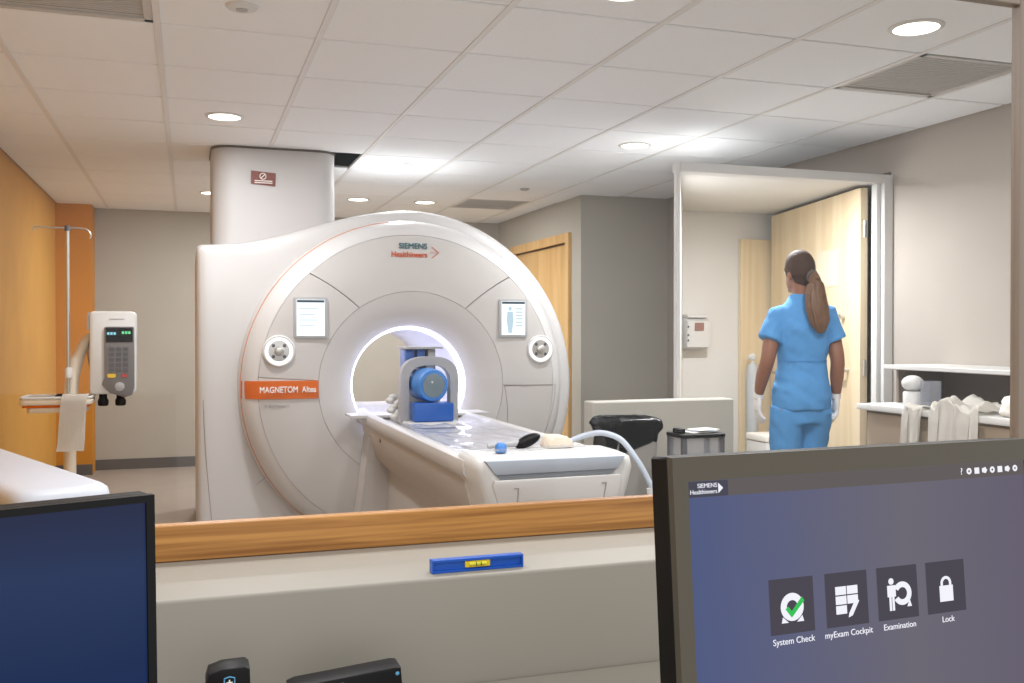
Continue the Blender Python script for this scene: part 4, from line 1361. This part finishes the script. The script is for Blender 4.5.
def monitor(name, label, corner, th, tilt, w, hgt, bez, depth, left, mat_bez, mat_side, mat_scr):
    """corner = top corner of the front (left or right); local frame: x along the screen, y back, z up, tilted back"""
    o = thing(name, label, 'monitor', corner, th, local=True)
    tm = Matrix.Rotation(-tilt, 4, 'X')
    xa, xb = (0, w) if left else (-w, 0)
    def part(nm, bm, m, smooth=True, parent=o):
        bmesh.ops.transform(bm, matrix=tm, verts=bm.verts[:])
        return obj(nm, bm, m, parent, smooth)
    bl, bt, bb = bez
    bm = nb()
    for q in ((xa, xb, -bt, 0), (xa, xb, -hgt, -hgt + bb), (xa, xa + bl, -hgt + bb, -bt), (xb - bl, xb, -hgt + bb, -bt)):
        box(bm, q[0], q[1], 0, 0.012, q[2], q[3])
    part('bezel', bm, mat_bez, False)
    bm = nb(); box(bm, xa, xb, 0.0122, depth, -hgt, 0, 0.003, 1); hs = part('housing', bm, mat_side)
    bm = nb(); box(bm, xa + bl, xb - bl, 0.004, 0.0118, -hgt + bb, -bt); scr = part('screen', bm, mat_scr, False)
    xm = (xa + xb) / 2
    bm = nb(); box(bm, xm - 0.04, xm + 0.04, depth + 0.0005, depth + 0.035, -hgt * 0.75, -hgt * 0.35, 0.004, 1); part('stand_neck', bm, 'black')
    dz = 0.7005 - corner[2]
    bm = nb(); box(bm, xm - 0.035, xm + 0.035, depth + 0.036 , depth + 0.075, dz + 0.012, -hgt * 0.4, 0.004, 1)
    obj('stand_post', bm, 'black', o)
    bm = nb(); prism(bm, rrect(xm - 0.12, xm + 0.12, depth - 0.10, depth + 0.11, 0.03), dz, dz + 0.012, 'Z', 0.003)
    obj('stand_foot', bm, 'black', o)
    return o, scr, tm

g1 = screen_gradient('ui_background', [(0.0, (70, 84, 128)), (0.30, (88, 92, 122)), (0.65, (104, 100, 112)), (1.0, (98, 92, 108))], 0, (0.0, 0.55), 0.78)  # displayed gradient, with a smudged reflection put into its greyer tones
g2 = screen_gradient('idle_background', [(0.0, (4, 42, 96)), (0.45, (18, 40, 82)), (0.8, (34, 52, 90)), (1.0, (34, 42, 72))], 2, (-0.28, 0.0), 0.72)
MW, MH = 0.565, 0.386
mon, scr, tm = monitor('computer_monitor', 'wide monitor with taupe bezel showing four icon tiles', (0.525, 0.983, 1.176), R(2.5), R(5), MW, MH, (0.0197, 0.0284, 0.030), 0.052, True, 'bezel', 'bezel_dark', g1)
monitor('computer_monitor', 'dark framed monitor with a blank navy blue screen', (-0.034, 1.065, 1.151), R(19.5), R(2), 0.56, 0.365, (0.0085, 0.0075, 0.02), 0.045, False, 'bezel_dark', 'bezel_dark', g2)
YS = 0.0035
def ui(nm, bm, m, parent=None):
    bmesh.ops.transform(bm, matrix=tm, verts=bm.verts[:])
    o = obj(nm, bm, m, parent or scr, False)
    return o
def uibox(bm, x0, x1, v0, v1, lay=0):
    box(bm, x0, x1, YS - 0.0003 * lay - 0.0003, YS - 0.0003 * lay, -v1, -v0)
def uipoly(bm, pts, lay=1):
    prism(bm, [(x, -v) for x, v in pts], YS - 0.0003 * lay - 0.0003, YS - 0.0003 * lay)
def uiring(bm, cx, cv, r0, r1, lay=1, a0=0, a1=360, n=28):
    for k in range(n):
        t0, t1 = R(a0 + (a1 - a0) * k / n), R(a0 + (a1 - a0) * (k + 1) / n)
        uipoly(bm, [(cx + r0 * math.cos(t0), cv - r0 * math.sin(t0)), (cx + r1 * math.cos(t0), cv - r1 * math.sin(t0)), (cx + r1 * math.cos(t1), cv - r1 * math.sin(t1)), (cx + r0 * math.cos(t1), cv - r0 * math.sin(t1))], lay)
def uitext(body, size, x, v, bold=0.0, align='CENTER', m='ui_white', parent=None):
    return textmesh(body, size, tm @ Matrix.Translation((x, YS - 0.0009, -v)) @ FACE_CAM, 'lettering', m, parent or scr, bold=bold, align=align, depth=0.0002)
bm = nb(); uibox(bm, 0.0205, 0.544, 0.0290, 0.0475); ui('menu_bar', bm, 'ui_bar')
bm = nb(); uibox(bm, 0.0205, 0.075, 0.0292, 0.0473, 1); lg = ui('menu_logo', bm, 'ui_logo')
uitext('SIEMENS', 0.0072, 0.060, 0.0345, align='RIGHT', parent=lg)
uitext('Healthineers', 0.0072, 0.0600, 0.0415, align='RIGHT', parent=lg)
bm = nb(); uipoly(bm, [(0.0615, 0.032), (0.068, 0.038), (0.0615, 0.044)], 2); ui('logo_arrow', bm, 'ui_white', lg)
uitext('?', 0.012, 0.4335, 0.0385)
bm = nb()
for k in range(7):
    x = 0.447 + 0.0135 * k
    if k % 3 == 0:
        uiring(bm, x, 0.0385, 0.0016, 0.0042)
    elif k % 3 == 1:
        uibox(bm, x - 0.004, x + 0.004, 0.0345, 0.0425, 1)
    else:
        uipoly(bm, [(x - 0.0045, 0.036), (x + 0.0015, 0.0345), (x + 0.0045, 0.0385), (x + 0.0015, 0.0425), (x - 0.0045, 0.041)])
ui('status_icons', bm, 'ui_white')
for k, (x, lab) in enumerate(((0.1252, 'System Check'), (0.2064, 'myExam Cockpit'), (0.2855, 'Examination'), (0.3640, 'Lock'))):
    bm = nb(); uibox(bm, x, x + 0.0635, 0.1505, 0.2155)
    tl = ui('icon_tile', bm, 'ui_tile')
    cx, cv = x + 0.0318, 0.1845
    bm = nb()
    if k == 0:
        uiring(bm, cx, cv, 0.008, 0.0165)
        uipoly(bm, [(cx - 0.016, cv + 0.018), (cx - 0.014, cv + 0.011), (cx - 0.006, cv + 0.018)])
        uipoly(bm, [(cx + 0.016, cv + 0.018), (cx + 0.014, cv + 0.011), (cx + 0.006, cv + 0.018)])
        ui('icon', bm, 'ui_white', tl)
        bm = nb()
        uipoly(bm, [(cx - 0.010, cv + 0.002), (cx - 0.006, cv - 0.001), (cx - 0.001, cv + 0.005), (cx - 0.0015, cv + 0.0125)], 2)
        uipoly(bm, [(cx - 0.0015, cv + 0.0125), (cx - 0.001, cv + 0.005), (cx + 0.014, cv - 0.011), (cx + 0.0175, cv - 0.006)], 2)
        ui('check_mark', bm, 'ui_green', tl)
    elif k == 1:
        for r_ in range(3):
            for c_ in range(2):
                if (r_, c_) == (2, 1):
                    continue
                uibox(bm, cx - 0.017 + c_ * 0.0175, cx - 0.001 + c_ * 0.0175, cv - 0.017 + r_ * 0.0115, cv - 0.007 + r_ * 0.0115, 1)
        uipoly(bm, [(cx + 0.002, cv + 0.016), (cx + 0.013, cv - 0.001), (cx + 0.018, cv + 0.002), (cx + 0.007, cv + 0.019), (cx + 0.001, cv + 0.021)], 2)
        ui('icon', bm, 'ui_white', tl)
    elif k == 2:
        uiring(bm, cx + 0.007, cv, 0.0075, 0.0145, 1, -150, 150)
        uiring(bm, cx - 0.010, cv - 0.016, 0.0, 0.004, 1)
        uibox(bm, cx - 0.0165, cx - 0.0035, cv - 0.011, cv + 0.003, 1)
        uibox(bm, cx - 0.0140, cx - 0.0106, cv + 0.003, cv + 0.020, 1)
        uibox(bm, cx - 0.0094, cx - 0.0060, cv + 0.003, cv + 0.020, 1)
        uipoly(bm, [(cx + 0.014, cv + 0.017), (cx + 0.018, cv + 0.008), (cx + 0.021, cv + 0.017)])
        ui('icon', bm, 'ui_white', tl)
    else:
        uibox(bm, cx - 0.011, cx + 0.011, cv - 0.003, cv + 0.017, 1)
        uiring(bm, cx, cv - 0.006, 0.0052, 0.0088, 1, 0, 180)
        uibox(bm, cx - 0.0088, cx - 0.0052, cv - 0.006, cv - 0.003, 1); uibox(bm, cx + 0.0052, cx + 0.0088, cv - 0.006, cv - 0.003, 1)
        ui('icon', bm, 'ui_white', tl)
    uitext(lab, 0.0105, cx, 0.2240, parent=tl)

# spirit level on the ledge
lv = thing('spirit_level', 'small blue spirit level with yellow vial on the ledge', 'spirit level', (0.495, 1.665, 0.89))
X0l, X1l = 0.411, 0.577
bm = nb(); box(bm, X0l, X1l, 1.656, 1.674, 0.8905, 0.8945); box(bm, X0l, X1l, 1.656, 1.674, 0.9095, 0.9135); box(bm, X0l + 0.0005, X1l - 0.0005, 1.661, 1.669, 0.8945, 0.9095)
obj('level_body', bm, 'level_blue', lv, False)
bm = nb()
for q in ((X0l - 0.003, X0l), (X1l, X1l + 0.003)):
    box(bm, q[0], q[1], 1.655, 1.675, 0.8902, 0.914, 0.0008, 1)
obj('end_plug', bm, 'level_blue', lv, False)
bm = nb(); box(bm, 0.470, 0.517, 1.6575, 1.6608, 0.8965, 0.9085, 0.001, 1); vh = obj('vial_holder', bm, 'yellow', lv)
bm = nb(); tube(bm, [(0.477, 1.657, 0.903), (0.510, 1.657, 0.903)], 0.0036, 10)
M['vial'] = mat('vial_lime', (222, 214, 60), 0.15)
obj('vial', bm, 'vial', vh)
bm = nb()
for x in (0.489, 0.498):
    box(bm, x, x + 0.001, 1.6525, 1.6535, 0.8995, 0.9065)
obj('vial_lines', bm, 'black', vh, False)

# small black devices on the desk
def shield(x, y, z, s, parent, nm='emblem'):
    bm = nb()
    out = [(0, 1.0), (0.85, 0.75), (0.85, 0.0), (0.5, -0.7), (0, -1.05), (-0.5, -0.7), (-0.85, 0.0), (-0.85, 0.75)]
    tube(bm, [(x + u * s, y, z + v * s) for u, v in out + out[:1]], s * 0.13, 5)
    o = obj(nm, bm, 'cyanprint', parent)
    bm = nb()
    box(bm, x - s * 0.12, x + s * 0.12, y - 0.0006, y + 0.0004, z - s * 0.5, z + s * 0.5); box(bm, x - s * 0.5, x + s * 0.5, y - 0.0008, y + 0.0002, z - s * 0.12, z + s * 0.12)
    obj('emblem_cross', bm, 'print_white', parent, False)
M['cyanprint'] = mat('blue_print', (90, 160, 200), 0.5)
dv1 = thing('alarm_handset', 'black handset with a blue shield emblem on the desk', 'device', (0.055, 1.47, 0.70))
bm = nb()
prism(bm, [(0.024, 0.7005), (0.022, 0.81), (0.026, 0.824), (0.045, 0.830), (0.078, 0.8305), (0.084, 0.826), (0.087, 0.7005)], 1.452, 1.50, 'Y', 0.004)
obj('handset_body', bm, 'black', dv1)
shield(0.055, 1.4505, 0.810, 0.0085, dv1)
dv2 = thing('card_reader', 'black slanted box with small printed marks on the desk', 'device', (0.23, 1.47, 0.70))
bm = nb()
prism(bm, [(0.14, 0.7005), (0.14, 0.788), (0.152, 0.792), (0.300, 0.8045), (0.309, 0.803), (0.318, 0.7005)], 1.452, 1.50, 'Y', 0.003)
obj('reader_body', bm, 'black', dv2)
bm = nb()
for k in range(3):
    box(bm, 0.194 + k * 0.010, 0.201 + k * 0.010, 1.4508, 1.4518, 0.779 + 0.001 * k, 0.788 + 0.001 * k)
obj('printed_mark', bm, 'greyprint', dv2, False)
bm = nb(); ellipsoid(bm, (0.303, 1.4515, 0.795), (0.003, 0.001, 0.003), 8); obj('status_dot', bm, 'cyanprint', dv2)

# ================================================================== PERSON walking out
NX, NY = 3.13, 4.40
per = thing('person', 'person in blue scrubs and white gloves walking away towards the doorway', 'person', (NX, NY, 0), R(-14), local=True)
per.scale = (0.89, 0.93, 1.0)
def ell(cx, cy, z, rx, ry, n=24, p=1.0, tilt=0.0):
    out = []
    for k in range(n):
        t = 2 * PI * k / n
        c_, s_ = math.cos(t), math.sin(t)
        out.append((cx + rx * math.copysign(abs(c_) ** p, c_), cy + ry * math.copysign(abs(s_) ** p, s_), z + tilt * c_ * rx))
    return out
SL, SRr = (-0.178, -0.01, 1.435), (0.178, -0.01, 1.435)
ARM = {  # shoulder, elbow, wrist (x right, y forward)
    -1: [(-0.160, 0.0, 1.408), (-0.205, -0.03, 1.26), (-0.228, -0.04, 1.17), (-0.243, 0.0, 1.085), (-0.252, 0.045, 0.985)],
    1: [(0.160, 0.0, 1.408), (0.192, -0.02, 1.26), (0.200, -0.05, 1.17), (0.205, -0.03, 1.085), (0.212, -0.005, 0.985)]}
ARM_R = [0.058, 0.047, 0.042, 0.041, 0.027]
LEG = {-1: [(-0.085, 0.0, 0.92), (-0.088, 0.03, 0.72), (-0.080, 0.05, 0.50), (-0.078, 0.02, 0.28), (-0.078, -0.02, 0.09)],
       1: [(0.085, 0.0, 0.92), (0.080, 0.06, 0.72), (0.072, 0.11, 0.50), (0.074, 0.12, 0.28), (0.076, 0.16, 0.09)]}
LEG_R = [0.098, 0.085, 0.060, 0.054, 0.040]
HT = Matrix.Rotation(R(18), 3, 'Z')        # head turned to the left
HC = Vector((-0.010, 0.02, 1.640))
def hp_(x, y, z):
    return HC + HT @ Vector((x, y, z))
def hand(bm, s, grow=0.0):
    w = Vector(ARM[s][-1])
    tube(bm, [w + Vector((0, 0, 0.05)), w, w + Vector((0, 0.006, -0.02))], [0.028 + grow, 0.027 + grow, 0.028 + grow], 12)
    # palm: flat, facing the thigh
    rings = []
    for z, hx, hy in ((0.0, 0.018, 0.024), (-0.03, 0.018, 0.036), (-0.06, 0.017, 0.041), (-0.09, 0.014, 0.040)):
        rings.append([(w.x + u, w.y + 0.006 + v - z * 0.1, w.z + z) for u, v, _ in ell(0, 0, 0, hx + grow, hy + grow, 14)])
    loft(bm, rings)
    for k, (dy, ln) in enumerate(((0.030, 0.070), (0.010, 0.080), (-0.010, 0.074), (-0.029, 0.056))):
        b0 = w + Vector((0, 0.014 + dy, -0.085))
        curl = -s
        pts = [b0 + Vector((0, 0, 0.02)), b0, b0 + Vector((curl * 0.006, dy * 0.1, -ln * 0.42)), b0 + Vector((curl * 0.020, dy * 0.14, -ln * 0.75)), b0 + Vector((curl * 0.036, dy * 0.15, -ln * 0.93))]
        tube(bm, pts, [0.009 + grow, 0.0095 + grow, 0.009 + grow, 0.008 + grow, 0.006 + grow], 8)
    t0 = w + Vector((0, 0.030, -0.03))
    tube(bm, [t0, t0 + Vector((-s * 0.010, 0.026, -0.022)), t0 + Vector((-s * 0.022, 0.036, -0.052)), t0 + Vector((-s * 0.030, 0.036, -0.075))], [0.013 + grow, 0.011 + grow, 0.010 + grow, 0.007 + grow], 8)

# body: one continuous surface
bm = nb()
loft(bm, [ell(0, 0, 0.84, 0.12, 0.09), ell(0, 0, 0.93, 0.162, 0.112), ell(0, 0, 1.0, 0.160, 0.105), ell(0, 0, 1.12, 0.128, 0.085), ell(0, 0, 1.25, 0.145, 0.098), ell(0, 0, 1.36, 0.162, 0.095), ell(0, -0.005, 1.43, 0.150, 0.075), ell(0, -0.005, 1.475, 0.085, 0.06), ell(0, 0, 1.50, 0.055, 0.055)])
loft(bm, [ell(-0.002, 0.0, 1.46, 0.058, 0.058), ell(-0.006, 0.008, 1.53, 0.048, 0.052), ell(-0.010, 0.015, 1.60, 0.05, 0.055)])
mt = HT
ellipsoid(bm, HC + Vector((0, 0, 0.022)), (0.074, 0.094, 0.092), 24, mt)            # skull
ellipsoid(bm, hp_(0, 0.025, -0.045), (0.058, 0.066, 0.066), 20, mt)                 # jaw
ellipsoid(bm, hp_(0, 0.074, -0.088), (0.022, 0.018, 0.018), 12, mt)                 # chin
ellipsoid(bm, hp_(0, 0.100, -0.018), (0.012, 0.016, 0.022), 12, mt)                 # nose
ellipsoid(bm, hp_(0, 0.090, -0.058), (0.024, 0.010, 0.010), 12, mt)                 # lips
for s in (-1, 1):
    ellipsoid(bm, hp_(s * 0.076, -0.005, -0.012), (0.010, 0.020, 0.031), 12, mt)    # ears
    ellipsoid(bm, hp_(s * 0.032, 0.078, 0.022), (0.022, 0.014, 0.010), 12, mt)      # brows
    tube(bm, spline(ARM[s], 4), [ARM_R[min(4, int(k / 4))] + (ARM_R[min(4, int(k / 4) + 1)] - ARM_R[min(4, int(k / 4))]) * (k % 4) / 4 for k in range(17)], 14)
    hand(bm, s)
    tube(bm, spline(LEG[s], 4), [LEG_R[min(4, int(k / 4))] + (LEG_R[min(4, int(k / 4) + 1)] - LEG_R[min(4, int(k / 4))]) * (k % 4) / 4 for k in range(17)], 16)
    a = Vector(LEG[s][-1])
    tube(bm, [a + Vector((0, -0.04, -0.04)), a + Vector((0, 0.03, -0.045)), a + Vector((0, 0.12, -0.06)), a + Vector((0, 0.16, -0.065))], [0.030, 0.036, 0.026, 0.016], 12)
link('body', remesh(bm, 0.0065, 2), 'skin', per, ang=180)
# eyes
for s in (-1, 1):
    bm = nb(); ellipsoid(bm, hp_(s * 0.031, 0.083, 0.004), (0.013, 0.008, 0.008), 12, mt)
    obj('eye', bm, 'print_white', per)
    bm = nb(); ellipsoid(bm, hp_(s * 0.031, 0.0895, 0.004), (0.005, 0.003, 0.005), 10, mt)
    obj('iris', bm, 'black', per)
# scrub top
bm = nb()
loft(bm, [ell(0, 0, 0.905, 0.176, 0.126), ell(0, 0, 0.96, 0.184, 0.130), ell(0, 0, 1.02, 0.178, 0.124), ell(0, 0, 1.10, 0.158, 0.108), ell(0, -0.002, 1.17, 0.146, 0.102), ell(0, -0.004, 1.25, 0.160, 0.112), ell(0, -0.006, 1.34, 0.178, 0.114), ell(0, -0.006, 1.40, 0.172, 0.100), ell(0, -0.006, 1.44, 0.148, 0.088), ell(0, -0.006, 1.475, 0.112, 0.076), ell(0, -0.004, 1.505, 0.080, 0.068), ell(0, -0.002, 1.525, 0.066, 0.062)])
for s in (-1, 1):
    A = [Vector(p) for p in ARM[s]]
    tube(bm, [Vector((s * 0.10, -0.004, 1.410)), A[0] + Vector((0, 0, 0.0)), A[0].lerp(A[1], 0.4), A[0].lerp(A[1], 0.78) + Vector((s * 0.006, 0, 0)), A[0].lerp(A[1], 0.92) + Vector((s * 0.009, 0, 0))], [0.062, 0.062, 0.066, 0.071, 0.074], 20)
tp = remesh(bm, 0.009, 4)
for v in tp.vertices:                               # cloth folds
    f_ = noise.noise(Vector((v.co.x * 9, v.co.y * 7, v.co.z * 6))) * 0.008 + noise.noise(Vector((v.co.x * 14 + v.co.z * 16, v.co.y * 12, v.co.z * 12))) * 0.007 + noise.noise(Vector((v.co.x * 40 - v.co.z * 30, v.co.y * 20, v.co.z * 26))) * 0.0025
    v.co += v.normal * f_
top_o = link('scrub_top', tp, 'scrub', per, ang=180)
bm = nb()
tube(bm, [(x, y, 1.165 + 0.012 * abs(x)) for x, y, _ in [q for q in ell(0, -0.003, 0, 0.149, 0.106, 48) if q[1] < 0.03][::1]], 0.0016, 5)
M['stitch'] = mat('scrub_stitch', (66, 128, 192), 0.85)
obj('waist_seam', bm, 'stitch', top_o)
# trousers
bm = nb()
loft(bm, [ell(0, 0, 0.83, 0.150, 0.108), ell(0, 0, 0.90, 0.168, 0.118), ell(0, 0, 0.98, 0.168, 0.114), ell(0, 0, 1.02, 0.160, 0.108)])
for s in (-1, 1):
    L = [Vector(p) for p in LEG[s]]
    pth = spline([L[0] - Vector((s * 0.005, 0, 0)), L[1], L[2], L[3], L[4] + Vector((0, 0, 0.01))], 4)
    rr = [0.106, 0.106, 0.104, 0.102, 0.100, 0.097, 0.094, 0.091, 0.088, 0.086, 0.085, 0.084, 0.084, 0.084, 0.085, 0.086, 0.087]
    tube(bm, pth, rr, 20)
tp = remesh(bm, 0.009, 4)
for v in tp.vertices:
    v.co += v.normal * (noise.noise(Vector((v.co.x * 10, v.co.y * 10, v.co.z * 5))) * 0.007 + noise.noise(Vector((v.co.x * 16 + v.co.z * 14, v.co.y * 14, v.co.z * 10))) * 0.006)
link('trousers', tp, 'scrub', per, ang=180)
# gloves, shoes
for s in (-1, 1):
    bm = nb(); hand(bm, s, 0.0028)
    link('glove', remesh(bm, 0.0038, 1), 'glove', per, ang=180)
    a = Vector(LEG[s][-1])
    bm = nb()
    loft(bm, [[(a.x + u * sc, a.y - 0.06 + v_, zz) for u, v_ in ((-0.038, 0.0), (0.038, 0.0), (0.046, 0.10), (0.044, 0.20), (0.02, 0.255), (-0.02, 0.255), (-0.044, 0.20), (-0.046, 0.10))] for zz, sc in ((0.001, 1.0), (0.03, 1.02), (0.06, 0.9), (0.085, 0.7))])
    sh = remesh(bm, 0.008, 3)
    link('shoe', sh, 'shoe', per, ang=180)
# hair: cap over the skull, ponytail, tie
bm = nb()
t = nb(); bmesh.ops.create_uvsphere(t, u_segments=32, v_segments=24, radius=1.0)
for v in t.verts:
    p = v.co
    q = Vector((p.x * 0.086, p.y * 0.107, p.z * 0.104))
    # lift the hair line off the face and ears
    if q.y > 0.045 and q.z < 0.06:
        q.y = 0.045 - (0.06 - q.z) * 0.25
        q.x *= 0.96
    if q.z < -0.05:
        q.z = -0.05 - (abs(q.z) - 0.05) * 1.25
        q.x *= 0.82
        q.y = min(q.y, 0.0) * 0.85 - 0.012
    v.co = HC + Vector((0, 0, 0.022)) + HT @ q
merge(bm, t)
hair = link('hair', remesh(bm, 0.006, 2), 'hair', per, ang=180)
bm = nb()
K = [hp_(0.005, -0.095, -0.030), hp_(0.012, -0.120, -0.030)]
pony = [hp_(0.0, -0.075, -0.015), hp_(0.0, -0.112, -0.022), Vector((0.034, -0.118, 1.575)), Vector((0.028, -0.132, 1.51)), Vector((0.036, -0.142, 1.44)), Vector((0.050, -0.145, 1.37)), Vector((0.060, -0.140, 1.315))]
pp = spline(pony, 5)
rad = [0.026, 0.030, 0.045, 0.060, 0.066, 0.056, 0.014]
rings = []
for k, p in enumerate(pp):
    f_ = k / 5
    i_ = min(5, int(f_)); r_ = rad[i_] + (rad[i_ + 1] - rad[i_]) * (f_ - i_)
    d = (pp[min(k + 1, len(pp) - 1)] - pp[max(k - 1, 0)]).normalized()
    a, b = frame_at(d)
    ring = []
    for j in range(36):
        tt = 2 * PI * j / 36
        w = 1 + 0.10 * math.sin(j * 3.0) * min(1, f_ / 2) + 0.08 * noise.noise(Vector((j * 0.9, f_ * 0.8, 3)))
        ring.append(p + a * math.cos(tt) * r_ * (0.5 if f_ > 1.5 else 0.8) * w + b * math.sin(tt) * r_ * w)
    rings.append(ring)
loft(bm, rings)
obj('ponytail', bm, 'ponytail', per, ang=80)
bm = nb()
c0 = hp_(0.0, -0.112, -0.022)
d = (pp[6] - pp[4]).normalized(); a, b = frame_at(d)
tube(bm, [c0 + (a * math.cos(t) + b * math.sin(t)) * 0.030 for t in (2 * PI * k / 20 for k in range(21))], 0.007, 8)
obj('hair_tie', bm, 'dgrey', per)
